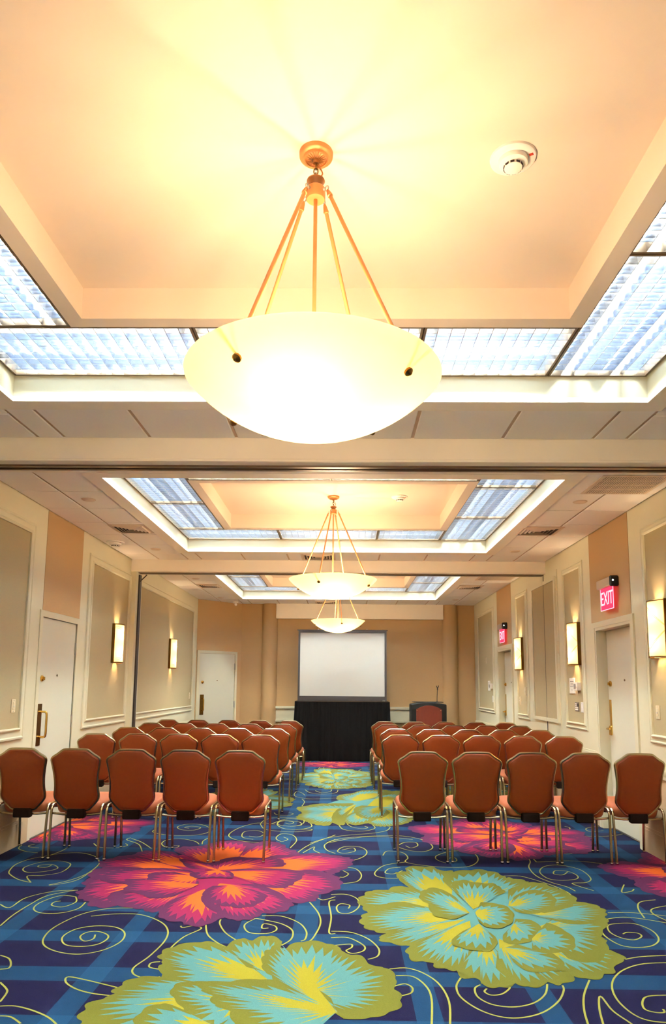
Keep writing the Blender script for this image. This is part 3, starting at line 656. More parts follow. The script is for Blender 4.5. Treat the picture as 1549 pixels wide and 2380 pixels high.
# ------------------------------------------------------------------ doors
def door_parts(root, P, w0, w1, zt, leaf_off, trim=0.055, hinge_side=1, jamb=0.0, pull='plate', trim_out=0.018):
    """P(u, off, z) -> local point; u along the wall, off into the room"""
    def bx(name, mat, u0, u1, o0, o1, z0, z1, par=root, bev=0):
        mb = MB(); p = P(u0, o0, z0); q = P(u1, o1, z1)
        lo = [min(p[i], q[i]) for i in range(3)]; hi = [max(p[i], q[i]) for i in range(3)]
        if bev: mb.bev(lo[0], hi[0], lo[1], hi[1], lo[2], hi[2], bev)
        else: mb.box(lo[0], hi[0], lo[1], hi[1], lo[2], hi[2])
        return mb.build(name, mat, par)
    g = 0.004
    leaf = bx('leaf', 'door', w0+g+jamb, w1-g-jamb, leaf_off-.045, leaf_off, 0.008, zt-g-jamb, bev=0.002)
    bx('casing', 'white', w0-trim, w0, -.02, trim_out, 0, zt+trim); bx('casing', 'white', w1, w1+trim, -.02, trim_out, 0, zt+trim)
    bx('head_casing', 'white', w0, w1, -.02, trim_out, zt, zt+trim)
    if jamb:
        bx('jamb', 'white', w0, w0+jamb, leaf_off-.05, 0.012, 0, zt); bx('jamb', 'white', w1-jamb, w1, leaf_off-.05, 0.012, 0, zt)
        bx('head_jamb', 'white', w0+jamb, w1-jamb, leaf_off-.05, 0.012, zt-jamb, zt)
    lat = w0 if hinge_side > 0 else w1; s = hinge_side
    hin = w1 if hinge_side > 0 else w0
    lat += s*jamb; hin -= s*jamb
    for z in (1.78, 1.0, 0.22):
        hz = bx('hinge', 'steel', hin-s*.012, hin+s*.012, leaf_off, leaf_off+.012, z, z+.13)
    # peephole
    c = P((w0+w1)/2, leaf_off, 1.55)
    mb = MB(); d = P((w0+w1)/2, leaf_off+.006, 1.55); mb.tube([c, d], .011, 10); mb.build('peephole', 'dark_brass', root)
    # dead bolt
    u = lat+s*.08
    mb = MB(); mb.tube([P(u, leaf_off, 1.515), P(u, leaf_off+.014, 1.515), P(u, leaf_off+.02, 1.515)], [.031, .029, .018], 14); db = mb.build('deadbolt', 'brass', root, True)
    bx('thumbturn', 'brass', u-.006, u+.006, leaf_off+.018, leaf_off+.034, 1.50, 1.53, db)
    if pull == 'plate':
        pl = bx('pull_plate', 'dark_brass', u-.047, u+.047, leaf_off, leaf_off+.004, 0.865, 1.268, bev=.001)
        mb = MB(); o = leaf_off+.004
        mb.tube(catmull([P(u+s*.0, o, 1.19), P(u, o+.05, 1.19), P(u, o+.068, 1.17), P(u, o+.07, 1.07), P(u, o+.068, .97), P(u, o+.05, .95), P(u, o, .95)], 6), .011, 10)
        mb.build('pull_handle', 'brass', pl, True)
    else:
        bx('latch_plate', 'brass', u-.028-.03*s, u+.028-.03*s, leaf_off, leaf_off+.004, 0.98, 1.345)
        lv = bx('lock_body', 'brass', u-.03-.03*s, u+.03-.03*s, leaf_off, leaf_off+.02, 0.97, 1.07, bev=.006)
        mb = MB(); mb.tube([P(u-.03*s, leaf_off, 1.04), P(u-.03*s, leaf_off+.05, 1.04), P(u-.03*s+s*.03, leaf_off+.06, 1.04), P(u-.03*s+s*.11, leaf_off+.06, 1.04)], .011, 10); mb.build('lever', 'brass', lv, True)
        bx('strike', 'dark', lat-s*.02, lat-s*.002, leaf_off+.0, leaf_off+.012, 1.49, 1.54)
    bx('threshold', 'track', w0, w1, leaf_off-.05, leaf_off+.02, 0.0, 0.008)
d1 = empty('door_1', (XL, 7.295, 0)); tag(d1, 'flush white door with brass pull plate in the left wall', 'door', kind='structure')
door_parts(d1, lambda u, o, z: (o, u-7.295, z), D_L[0], D_L[1], 2.12, -0.006, 0.062, 1, 0.0, trim_out=0.010)
d2 = empty('door_2', (XR, 7.28, 0)); tag(d2, 'recessed cream door with brass lever under the nearer exit sign', 'door', kind='structure')
door_parts(d2, lambda u, o, z: (-o, u-7.28, z), D_R1[0], D_R1[1], 2.12, -0.10, 0.060, -1, 0.03, 'lever')
d3 = empty('door_3', (XR, 12.175, 0)); tag(d3, 'recessed cream door with brass lever under the farther exit sign', 'door', kind='structure')
door_parts(d3, lambda u, o, z: (-o, u-12.175, z), D_R2[0], D_R2[1], 2.12, -0.10, 0.060, -1, 0.03, 'lever')
d4 = empty('door_4', OA, oang); tag(d4, 'cream door with brass pull plate in the slanted far left corner', 'door', kind='structure')
door_parts(d4, lambda u, o, z: (u, -o, z), 0.075, 0.955, 2.10, 0.012, 0.055, 1, 0.0, trim_out=0.02)
# pair of storage pocket doors for the folding partition, right wall under the far beam
for k, (a, b, lb) in enumerate(((9.09, 9.675, 'nearer leaf of the fabric-panelled pocket doors beneath the far beam'), (9.685, 10.37, 'farther leaf of the fabric-panelled pocket doors beneath the far beam'))):
    r_ = empty('door_%d' % (5+k), (XR, (a+b)/2, 0)); tag(r_, lb, 'door', kind='structure'); m_ = (a+b)/2
    mb = MB(); mb.box(-.012, 0, a-m_, b-m_, .22, 3.0); mb.build('leaf', 'white', r_)
    fa, fb = (9.19, 9.675) if k == 0 else (9.685, 10.255)
    mb = MB(); mb.box(-.018, -.012, fa-m_, fb-m_, 1.068, 2.868); mb.build('fabric_panel', 'fabric', r_)
    mb = MB()
    for (z0, z1) in ((1.02, 1.068), (2.868, 2.915)): mb.box(-.032, -.012, (fa-.05 if k == 0 else fa)-m_, (fb if k == 0 else fb+.05)-m_, z0, z1)
    e = (fa-.05, fa) if k == 0 else (fb, fb+.05)
    mb.box(-.032, -.012, e[0]-m_, e[1]-m_, 1.068, 2.868); mb.build('panel_moulding', 'white', r_)
    hx = a+.012 if k == 0 else b-.012
    for z in (2.72, 1.90, 1.12):
        mb = MB(); mb.tube([(-.014, hx-m_, z), (-.014, hx-m_, z+.16)], .008, 8); mb.build('hinge', 'ivory', r_)
mb = MB(); mb.box(XR-.020, XR-.012, 9.676, 9.684, 0.2, 3.0); t1 = mb.build('trim_1', 'track'); tag(t1, 'dark seam where the two pocket doors meet', 'trim', kind='structure')

# ------------------------------------------------------------------ ceiling
mb = MB(); zc = H+.012
ys = YR
for (a, b) in RECESS:
    mb.box(XL-.1, XR+.1, ys, a-.04, zc, zc+.05); mb.box(XL-.1, RX0-.04, a-.04, b+.04, zc, zc+.05); mb.box(RX1+.04, XR+.1, a-.04, b+.04, zc, zc+.05); ys = b+.04
mb.box(XL-.1, XR+.1, ys, YB+.1, zc, zc+.05)
ceiling = mb.build('ceiling', 'grid'); tag(ceiling, 'cream tiled ceiling with three stepped light trays and two beams', 'ceiling', kind='structure')
BW = 0.135
tile_cache = {}
def tile(x0, x1, y0, y1):
    k = (round(x1-x0, 3), round(y1-y0, 3))
    if k[0] < .03 or k[1] < .03: return
    if k not in tile_cache:
        t = MB(); t.bev(-k[0]/2, k[0]/2, -k[1]/2, k[1]/2, 0, .012, .004); tile_cache[k] = t.mesh('ceiling_tile', 'tile')
    place('ceiling_tile', tile_cache[k], ceiling, ((x0+x1)/2, (y0+y1)/2, H))
XLINES = [-2.575, -1.977, -1.372, -0.763, -0.150, 0.470, 1.097, 1.722, 2.330]
SECT = [(YR, -0.13), (0.15, 4.748), (5.03, 9.618), (9.90, YB)]
GX, GY = 0.011, 0.006
def tile_rows(y0, y1, ph):
    k = math.ceil((y0-ph)/0.6096); ys = [y0]
    while ph+k*0.6096 < y1-.02:
        if ph+k*0.6096 > y0+.02: ys.append(ph+k*0.6096)
        k += 1
    return ys+[y1]
HOLES = []   # rectangles of vents set flush in the grid
for si, (s0, s1) in enumerate(SECT):
    ra, rb = RECESS[si]; ph = 6.133+(si-2)*4.87
    xa, xb = RX0-BW, RX1+BW
    for (c0, c1) in ((XL, XLINES[0]), (XLINES[0], xa), (xb, XLINES[-1]), (XLINES[-1], XR)):
        rows = tile_rows(s0, s1, ph)
        for i in range(len(rows)-1): tile(c0+GX, c1-GX, rows[i]+GY, rows[i+1]-GY)
    xs = [xa]+[x for x in XLINES if xa < x < xb]+[xb]
    for (b0, b1) in ((s0, ra-BW), (rb+BW, s1)):
        rows = tile_rows(b0, b1, b0)
        for j in range(len(rows)-1):
            for i in range(len(xs)-1): tile(xs[i]+GX, xs[i+1]-GX, rows[j]+GY, rows[j+1]-GY)
    # border strip, sides of the recess, inner coffer and tray
    def ring(name, o, i, z0, z1, mat, lo=True):
        m2 = MB()
        (ox0, ox1, oy0, oy1), (ix0, ix1, iy0, iy1) = o, i
        m2.box(ox0, ox1, oy0, iy0, z0, z1); m2.box(ox0, ox1, iy1, oy1, z0, z1); m2.box(ox0, ix0, iy0, iy1, z0, z1); m2.box(ix1, ox1, iy0, iy1, z0, z1)
        return m2.build(name, mat, ceiling)
    O = (RX0-BW, RX1+BW, ra-BW, rb+BW); I = (RX0, RX1, ra, rb)
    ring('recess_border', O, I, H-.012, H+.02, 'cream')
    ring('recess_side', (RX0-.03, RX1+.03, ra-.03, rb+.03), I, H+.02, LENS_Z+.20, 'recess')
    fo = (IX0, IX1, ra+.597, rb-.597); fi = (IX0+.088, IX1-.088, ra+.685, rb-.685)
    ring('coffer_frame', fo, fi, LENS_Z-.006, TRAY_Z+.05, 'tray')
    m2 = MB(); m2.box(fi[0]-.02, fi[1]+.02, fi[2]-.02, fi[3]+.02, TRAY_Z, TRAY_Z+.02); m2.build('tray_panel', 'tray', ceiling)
for k, (b0, b1) in enumerate(BEAMS):
    m2 = MB(); m2.box(XL, XR, b0, b1, BEAM_Z+.012, H+.01); m2.build('beam', 'cream', ceiling)
    m2 = MB(); m2.box(XL, XR, b0, b0+.09, BEAM_Z, BEAM_Z+.012); m2.tube([(XL, b0+.008, BEAM_Z+.012), (XR, b0+.008, BEAM_Z+.012)], .012, 8); m2.box(XL, XR, b0+.20, b1, BEAM_Z, BEAM_Z+.012); m2.build('beam_lip', 'cream', ceiling)
    m2 = MB(); m2.box(XL, XR, b0+.09, b0+.128, BEAM_Z-.012, BEAM_Z+.012); m2.box(XL, XR, b0+.172, b0+.20, BEAM_Z-.010, BEAM_Z+.012); m2.build('track_edge', 'track_alu', ceiling)
    m2 = MB(); m2.box(XL, XR, b0+.128, b0+.172, BEAM_Z+.004, BEAM_Z+.0125); m2.build('track_slot', 'track', ceiling)
    # jamb for the folding partition on the left wall
    j = empty('trim_%d' % (2+k), (XL, b0, 0)); tag(j, ['white partition jamb on the left wall behind the viewer', 'white partition jamb on the left wall under the near beam', 'white partition jamb with dark seal on the left wall under the far beam'][k], 'trim', kind='structure')
    m2 = MB(); m2.box(0.001, .078, 0.0, .28, 0, BEAM_Z-.001); m2.build('post', 'white', j)
    m2 = MB(); m2.box(.078, .098, .10, .19, 0, BEAM_Z-.03); m2.build('seal', 'track', j)
    m2 = MB(); m2.tube([(.09, .12, BEAM_Z-.13), (.19, .12, BEAM_Z-.03)], .008, 6); m2.build('brace', 'track', j)

# ------------------------------------------------------------------ louvred fluorescent panels in the recesses
blade_cache = {}
def blade_mesh(length, along_x):
    k = (round(length, 3), along_x)
    if k not in blade_cache:
        prof = [(-.0015, 0), (.0015, 0), (.0030, .016), (.0085, .045), (-.0085, .045), (-.0030, .016)]
        m2 = MB(); h = length/2
        if along_x: m2.prism(prof, lambda a, z: (-h, a, z), lambda a, z: (h, a, z))
        else: m2.prism(prof, lambda a, z: (a, -h, z), lambda a, z: (a, h, z))
        blade_cache[k] = m2.mesh('blade', 'louver')
    return blade_cache[k]
def troffer(x0, x1, y0, y1, label, group):
    g = .003; x0 += g; x1 -= g; y0 += g; y1 -= g
    cx, cy = (x0+x1)/2, (y0+y1)/2; hx, hy = (x1-x0)/2, (y1-y0)/2
    r = empty('ceiling_light', (cx, cy, LENS_Z)); tag(r, label, 'ceiling light', group)
    m2 = MB(); f = .013
    m2.box(-hx, hx, -hy, -hy+f, -.004, .048); m2.box(-hx, hx, hy-f, hy, -.004, .048); m2.box(-hx, -hx+f, -hy+f, hy-f, -.004, .048); m2.box(hx-f, hx, -hy+f, hy-f, -.004, .048)
    m2.build('frame', 'lframe', r)
    nx, ny = max(2, round(2*hx/.0755)), max(2, round(2*hy/.0755))
    for i in range(1, nx): place('blade', blade_mesh(2*hy-2*f, False), r, (-hx+2*hx*i/nx, 0, 0))
    for i in range(1, ny): place('blade', blade_mesh(2*hx-2*f, True), r, (0, -hy+2*hy*i/ny, 0))
    m2 = MB(); t = .004; zt = .155
    m2.box(-hx, hx, -hy, hy, zt, zt+t); m2.box(-hx, hx, -hy, -hy+t, .048, zt); m2.box(-hx, hx, hy-t, hy, .048, zt); m2.box(-hx, -hx+t, -hy+t, hy-t, .048, zt); m2.box(hx-t, hx, -hy+t, hy-t, .048, zt)
    m2.build('housing', 'housing', r)
    lx = hx >= hy; wd = hy if lx else hx; ln = (hx if lx else hy)-.04
    for o in (-.5, .5):
        m2 = MB(); z = .105
        m2.tube([(-ln, o*wd, z), (ln, o*wd, z)] if lx else [(o*wd, -ln, z), (o*wd, ln, z)], .013, 8); m2.build('tube', 'tube', r, True)
    return r
TN = ['unseen rear', 'nearest', 'middle', 'farthest']  # rear tray's light panels are out of view, added to fill from behind
for si, (ra, rb) in enumerate(RECESS):
    t = TN[si]; g = 'louvred light panels of the ceiling trays'; a, b = ra+.003, rb-.003
    L0, L1, R0, R1 = RX0+.003, IX0, IX1-.01, RX1-.003
    yf = rb-.597; yn = ra+.597
    ps = [(L0, -.813, yf, b, 'left corner panel of the %s tray, far strip'), (-.813, .412, yf, b, 'centre panel of the %s tray, far strip'), (.412, R0, yf, b, 'short right panel of the %s tray, far strip'),
          (R0, R1, b-1.22, b, 'far panel of the %s tray, right strip'), (R0, R1, b-2.44, b-1.22, 'middle panel of the %s tray, right strip'), (R0, R1, a, b-2.44, 'short near panel of the %s tray, right strip'),
          (L0, L1, yf-1.22, yf, 'far panel of the %s tray, left strip'), (L0, L1, a, yf-1.22, 'near panel of the %s tray, left strip'),
          (L1, -.12, a, yn, 'left panel of the %s tray, near strip'), (-.12, R0, a, yn, 'right panel of the %s tray, near strip')]
    for (x0, x1, y0, y1, lb) in ps: troffer(x0, x1, y0, y1, 'louvred light, '+lb % t, g)

# ------------------------------------------------------------------ pendant bowl lamps
def bowl_profile(R, d, th):
    S = (R*R+d*d)/(2*d); a1 = math.asin(min(1, R/S)); n = 14
    out = [(S*math.sin(a1*i/n) if i else 0.0005, -S*math.cos(a1*i/n)+S*math.cos(a1)) for i in range(n+1)]
    S2 = S-th; a2 = math.acos(min(1, S*math.cos(a1)/S2))
    inn = [(S2*math.sin(a2*i/n) if i else 0.0005, -S2*math.cos(a2*i/n)+S*math.cos(a1)) for i in range(n+1)]
    return out, inn
def pendant(x, y, rot, label):
    R, RZ, d = .467, 2.585, .207
    r = empty('pendant_lamp', (x, y, TRAY_Z), math.radians(rot)); tag(r, label, 'pendant lamp', 'alabaster bowl pendants along the room')
    z = lambda v: v-TRAY_Z
    m2 = MB(); m2.lathe([(.0005, z(3.456)), (.012, z(3.456)), (.013, z(3.470)), (.040, z(3.478)), (.042, z(3.473)), (.047, z(3.472)), (.050, z(3.479)), (.060, z(3.480)), (.064, z(3.484)), (.065, z(3.5))], 36); can = m2.build('canopy', 'gold', r, True)
    for k in range(20):
        a = 2*PI*k/20; ca, sa = math.cos(a), math.sin(a)
        m2 = MB(); m2.tube([(.016*ca, .016*sa, z(3.470)), (.037*ca, .037*sa, z(3.4765))], .0022, 5); m2.build('flute', 'gold', can)
    m2 = MB()
    for k, zz in enumerate((3.444, 3.424, 3.404)):
        lk = [(.008*math.cos(t), 0, z(zz)+.014*math.sin(t)) if k % 2 else (0, .008*math.cos(t), z(zz)+.014*math.sin(t)) for t in [2*PI*i/12 for i in range(12)]]
        m2.tube(lk, .0026, 6, closed=True)
    m2.build('chain', 'dark_brass', r, True)
    m2 = MB(); m2.tube(catmull([(.006, .0, z(3.455)), (.022, .006, z(3.43)), (.024, .0, z(3.41)), (.008, 0, z(3.395))], 5), .0028, 6); m2.build('cord', 'gold', r, True)
    m2 = MB(); m2.lathe([(.0005, z(3.396)), (.010, z(3.396)), (.034, z(3.386)), (.035, z(3.382)), (.020, z(3.362)), (.019, z(3.352))], 28); m2.build('finial', 'gold_dark', r, True)
    m2 = MB(); m2.lathe([(.0005, z(3.352)), (.034, z(3.352)), (.037, z(3.348)), (.037, z(3.309)), (.034, z(3.305)), (.0005, z(3.305))], 28); hub = m2.build('hub', 'gold', r, True)
    rr = .395; zc = z(RZ)-.055
    m2 = MB(); m2.tube([(0, 0, z(3.305)), (0, 0, z(RZ-d)+.03)], .0075, 10); m2.build('center_rod', 'gold', r, True)
    for k in range(4):
        a = math.radians(55+90*k); ca, sa = math.cos(a), math.sin(a)
        m2 = MB(); m2.tube([(.037*ca, .037*sa, z(3.333)), (.046*ca, .046*sa, z(3.333))], .005, 6)
        m2.tube([((.053+.008*math.cos(t))*ca, (.053+.008*math.cos(t))*sa, z(3.330)+.010*math.sin(t)) for t in [2*PI*i/12 for i in range(12)]], .0026, 6, closed=True)
        m2.build('hook', 'steel', hub, True)
        p0 = Vector((.056*ca, .056*sa, z(3.322))); p1 = Vector((rr*ca, rr*sa, zc+.03))
        m2 = MB(); dv = p1-p0
        m2.tube([p0, p0+dv*.012, p0+dv*.03, p0+dv*.032, p0+dv*.04, p0+dv*.042, p1], [.004, .007, .0095, .0105, .0105, .0075, .0075], 10); m2.build('rod', 'gold', r, True)
        m2 = MB(); S = (R*R+d*d)/(2*d); th = math.asin(rr/S); nv = Vector((math.sin(th)*ca, math.sin(th)*sa, -math.cos(th)))
        pb = Vector((rr*ca, rr*sa, -S*math.cos(th)+(S-d)+z(RZ)))
        m2.tube([p1, pb-nv*.01, pb+nv*.004, pb+nv*.006, pb+nv*.014, pb+nv*.02, pb+nv*.024], [.006, .006, .006, .016, .016, .010, .005], 10); m2.build('bolt', 'dark_brass', r, True)
    po, pi = bowl_profile(R, d, .008)
    m2 = MB(); m2.cur = 0
    m2.lathe([(a, b+z(RZ)) for a, b in po]+[(R+.002, z(RZ)+.004), (R-.004, z(RZ)+.007)], 64)
    m2.cur = 1; m2.lathe([(R-.004, z(RZ)+.007)]+[(a, b+z(RZ)) for a, b in pi[::-1]], 64)
    m2.build('bowl', ['bowl', 'bowl_in'], r, True)
    for k in range(3):
        a = math.radians(20+120*k); q = (.17*math.cos(a), .17*math.sin(a), z(RZ)-.012)
        m2 = MB(); m2.tube([(.01*math.cos(a), .01*math.sin(a), z(RZ)-.06), (.10*math.cos(a), .10*math.sin(a), z(RZ)-.05)], .010, 8); m2.build('socket', 'gold', r, True)
        ld = bpy.data.lights.new('bulb', 'POINT'); ld.energy = PENDANT_W; ld.color = WARM; ld.shadow_soft_size = .032
        lo = bpy.data.objects.new('bulb', ld); COL.objects.link(lo); lo.parent = r; lo.location = q
for (x, y, rot), lb in zip(PENDANTS, ('unseen alabaster bowl pendant added behind the viewer for fill light', 'largest glowing alabaster bowl pendant nearest the viewer', 'middle glowing alabaster bowl pendant in the second tray', 'smallest glowing alabaster bowl pendant just above the screen')):
    pendant(x, y, rot, lb)

# ------------------------------------------------------------------ wall sconces
def sconce(sgn, yc, label):
    z0, z1 = 1.735, 2.235; hw = .155; e, bow = .030, .066
    r = empty('wall_sconce', (XL+.004 if sgn < 0 else XR-.004, yc, (z0+z1)/2), 0 if sgn < 0 else PI)
    tag(r, label, 'wall lamp', 'curved glass wall sconces')
    hh = (z1-z0)/2
    arc = lambda u: e+bow*(1-u*u)            # depth at u in -1..1
    N = 14; us = [-1+2*i/N for i in range(N+1)]
    m2 = MB(); vs = []
    for (o, zz) in ((0, -hh+.012), (0, hh-.012), (-.004, hh-.012), (-.004, -hh+.012)):
        for u in us: vs.append((arc(u)+o, u*(hw-.006), zz))
    n = N+1; fs = []; mi = []
    for q in range(4):
        for i in range(N):
            fs.append((q*n+i, q*n+i+1, ((q+1) % 4)*n+i+1, ((q+1) % 4)*n+i)); mi.append(1 if q == 2 else 0)
    m2.add(vs, fs); m2.mi = mi
    m2.build('glass_shade', ['shade', 'shade_in'], r, True)
    for s in (-1, 1):
        m2 = MB(); m2.box(.0, e+.008, s*hw-.006, s*hw+.006, -hh, hh); m2.build('side_frame', 'dark_brass', r)
    for s, nm in ((-1, 'bottom_frame'), (1, 'top_frame')):
        m2 = MB(); m2.tube([(arc(u)+.001, u*hw, s*(hh-.006)) for u in us], .0075, 8)
        for (a, b) in ((-1, -.42), (.42, 1)):   # cover plates leaving a slot for the light
            pl = [(0, a*hw), (0, b*hw)]+[(arc(b+(a-b)*k/6), (b+(a-b)*k/6)*hw) for k in range(7)]
            m2.prism(pl, lambda p, q: (p, q, s*hh-.003), lambda p, q: (p, q, s*hh+.001))
        m2.build(nm, 'dark_brass', r, True)
    for s in (-1, 1):
        for d0, c in ((.0, 1.0), (.022, .92)):
            pts = []
            for k in range(15):
                t = k/14; u = -.95+1.9*t; zz = s*(hh-.035-d0-(.185*c)*(t**1.9))
                pts.append((arc(u)+.0015, u*hw, zz))
            m2 = MB(); m2.tube(pts, .0017, 5); m2.build('inlay_line', 'dark_brass', r)
    m2 = MB(); m2.box(0, .006, -hw+.006, hw-.006, -hh, hh); m2.build('back_plate', 'plastic', r)
    m2 = MB(); m2.tube([(.006, 0, 0), (.022, 0, 0)], .012, 8); m2.build('lamp_holder', 'plastic', r)
    for zz in (-.13, .13):
        ld = bpy.data.lights.new('bulb', 'POINT'); ld.energy = SCONCE_W/2; ld.color = (1, .74, .46); ld.shadow_soft_size = .018
        lo = bpy.data.objects.new('bulb', ld); COL.objects.link(lo); lo.parent = r; lo.location = (.040, 0, zz)
sconce(-1, 9.09, 'glowing glass sconce on the left wall before the black partition seal')
sconce(-1, 12.03, 'glowing glass sconce on the left wall beyond the black partition seal')
sconce(1, 6.17, 'glowing glass sconce nearest the viewer, at the right edge')
sconce(1, 8.43, 'glowing glass sconce on the right wall above the thermostat')
sconce(1, 11.06, 'glowing glass sconce on the right wall beside the farther exit sign')

# ------------------------------------------------------------------ exit signs
def exit_sign(yc, dz, label):
    r = empty('exit_sign', (XR-.004, yc, 2.40+dz), PI); tag(r, label, 'exit sign', 'red edge-lit exit signs')
    w = .185
    m2 = MB(); m2.bev(0, .085, -w, w, .10, .19, .006); bx_ = m2.build('housing', 'exit_box', r)
    m2 = MB(); m2.bev(-.002, .09, w, w+.03, .09, .20, .012); m2.build('end_cap', 'black', r)
    m2 = MB(); m2.bev(-.002, .05, -w, w, .19, .205, .003); m2.build('mount', 'black', r)
    m2 = MB(); m2.tube([(.06, w+.029, .15), (.06, w+.033, .15)], .008, 8); m2.build('indicator', 'led', r)
    m2 = MB(); m2.bev(.040, .048, -w+.01, w-.005, -.13, .10, .002); m2.build('acrylic_panel', 'exit_red', r)
    me = text_mesh('EXIT', .20, 'exit_text', .001)
    o = place('lettering', me, r, (.0495, 0, -.015), (PI/2, 0, PI/2)); o.scale = (.80, 1.0, 1)
    m2 = MB(); m2.box(.047, .050, -w+.01, -w+.016, -.13, .10); m2.box(.047, .050, w-.011, w-.005, -.13, .10); m2.box(.047, .050, -w+.016, w-.011, -.13, -.124); m2.build('lit_edge', 'exit_text', r)
exit_sign(7.27, 0.0, 'red edge-lit EXIT sign above the nearer right door')
exit_sign(12.14, -0.045, 'red edge-lit EXIT sign above the farther right door')

# ------------------------------------------------------------------ small wall devices
def plate(name, sgn, y, z, w_, h_, label, cat, group=None, d=.008, mat='ivory'):
    r = empty(name, (XL+.004 if sgn < 0 else XR-.004, y, z), 0 if sgn < 0 else PI); tag(r, label, cat, group)
    m2 = MB(); m2.bev(0, d, -w_/2, w_/2, -h_/2, h_/2, .002); m2.build('plate', mat, r)
    return r
def switch(sgn, y, z, label, mat='ivory', h_=.118, n=1):
    r = plate('light_switch', sgn, y, z, .075, h_, label, 'light switch', 'wall switches', mat=mat)
    m2 = MB(); m2.bev(.008, .012, -.017, .017, -.034, .034, .0015); rk = m2.build('rocker', mat, r)
    m2 = MB(); m2.bev(.012, .017, -.006, .006, -.010, .004, .001); m2.build('slider', 'plastic', rk)
    for z_ in (-.048, .048):
        m2 = MB(); m2.tube([(.008, 0, z_), (.0095, 0, z_)], .004, 8); m2.build('screw', 'steel', r)
switch(-1, 6.335, 1.265, 'ivory switch on the left wall panel before the door')
switch(-1, 13.58, 1.255, 'ivory switch on the far end of the long left panel')
switch(1, 6.305, 1.262, 'ivory switch below the nearest right sconce')
switch(1, 8.285, 1.245, 'white switch beside the brown control plate', 'plastic')
switch(1, 13.175, 1.25, 'white switch below the farther thermostat', 'plastic')
switch(1, 10.82, 1.41, 'higher ivory switch below the sconce beside the pocket doors')
switch(1, 11.16, 1.264, 'lower ivory switch below the sconce beside the pocket doors')
for y, lb in ((8.605, 'white notice plate left of the nearer thermostat'), (13.49, 'white notice plate left of the farther thermostat')):
    r = plate('notice_sign', 1, y, 1.493, .185, .185, lb, 'sign', 'white notice plates', .012, 'plastic')
    for k, (zz, ww) in enumerate(((.05, .12), (.022, .10), (-.006, .12))):
        m2 = MB()
        x = -ww/2
        while x < ww/2-.006:
            l = random.uniform(.006, .014); m2.box(.012, .0126, x, min(x+l, ww/2), zz-.006, zz+.006); x += l+.004
        m2.build('text_line', 'grey_print', r)
    m2 = MB(); m2.lathe([(.0005, .0006), (.009, .0006), (.009, 0)], 10); o = m2.build('symbol', 'grey_print', r, loc=(.012, 0, -.05)); o.rotation_euler = (0, PI/2, 0)
for y, lb in ((8.375, 'white thermostat beside the nearer notice plate'), (13.265, 'white thermostat beside the farther notice plate')):
    r = plate('thermostat', 1, y, 1.485, .125, .095, lb, 'thermostat', 'white thermostats', .045, 'plastic')
    m2 = MB(); m2.bev(.045, .050, -.05, .01, -.03, .03, .002); m2.build('display', 'grey_print', r)
    m2 = MB(); m2.bev(.045, .049, .022, .045, -.02, .0, .002); m2.build('button', 'ivory', r)
r = plate('control_plate', 1, 8.468, 1.246, .135, .108, 'brown control plate with white button bars by the right door', 'control panel', None, .006, 'brown_plate')
for k, zz in enumerate((.034, .012, -.010, -.032)):
    m2 = MB(); wd = .03 if k < 2 else .05
    m2.bev(.006, .009, -.055, -.055+wd*2, zz-.007, zz+.007, .001); m2.build('button_bar', 'plastic', r)
m2 = MB(); m2.bev(.006, .010, .015, .045, .010, .035, .001); m2.build('sensor', 'black', r)
r = plate('vertical_plate', 1, 13.75, 1.977, .03, .118, 'slim tan cover plate high on the far right panel', 'cover plate', None, .006, 'ivory')
m2 = MB(); m2.tube([(.006, 0, 0), (.008, 0, 0)], .004, 6); m2.build('screw', 'steel', r)

# ------------------------------------------------------------------ things on the ceiling
def detector(x, y, z, label, s=1.0):
    r = empty('smoke_detector', (x, y, z)); tag(r, label, 'smoke detector')
    m2 = MB(); m2.lathe([(.0005, -.012*s), (.080*s, -.012*s), (.086*s, -.008*s), (.088*s, 0)], 36); m2.build('base', 'plastic', r, True)
    m2 = MB(); m2.lathe([(.0005, -.048*s), (.028*s, -.048*s), (.034*s, -.045*s), (.036*s, -.034*s), (.054*s, -.028*s), (.057*s, -.022*s), (.057*s, -.012*s)], 36); dm = m2.build('dome', 'plastic', r, True)
    for k in range(10):
        a = 2*PI*k/10
        m2 = MB(); m2.box(.0345*s, .0368*s, -.0075*s, .0075*s, -.0435*s, -.0365*s); o = m2.build('slot', 'dark', dm); o.rotation_euler = (0, 0, a)
    m2 = MB(); m2.box(.062*s, .078*s, -.006*s, .006*s, -.0135*s, -.012*s); o = m2.build('mark', 'red_print', r); o.rotation_euler = (0, 0, -.5)
detector(.642, 2.486, TRAY_Z, 'large white smoke detector beside the nearest pendant')
detector(.592, 7.42, TRAY_Z, 'small white smoke detector beside the middle pendant')
detector(-2.80, 8.40, H, 'white smoke detector on the tiles by the left wall', 1.25)
def sprinkler(x, y, label):
    r = empty('sprinkler_cover', (x, y, H)); tag(r, label, 'sprinkler', 'round sprinkler covers')
    m2 = MB(); m2.lathe([(.0005, -.008), (.056, -.008), (.060, -.005), (.060, 0)], 28); m2.build('cap', 'vent', r, True)
    m2 = MB(); m2.lathe([(.060, -.002), (.066, -.001), (.066, 0)], 28); m2.build('rim', 'vent', r, True)
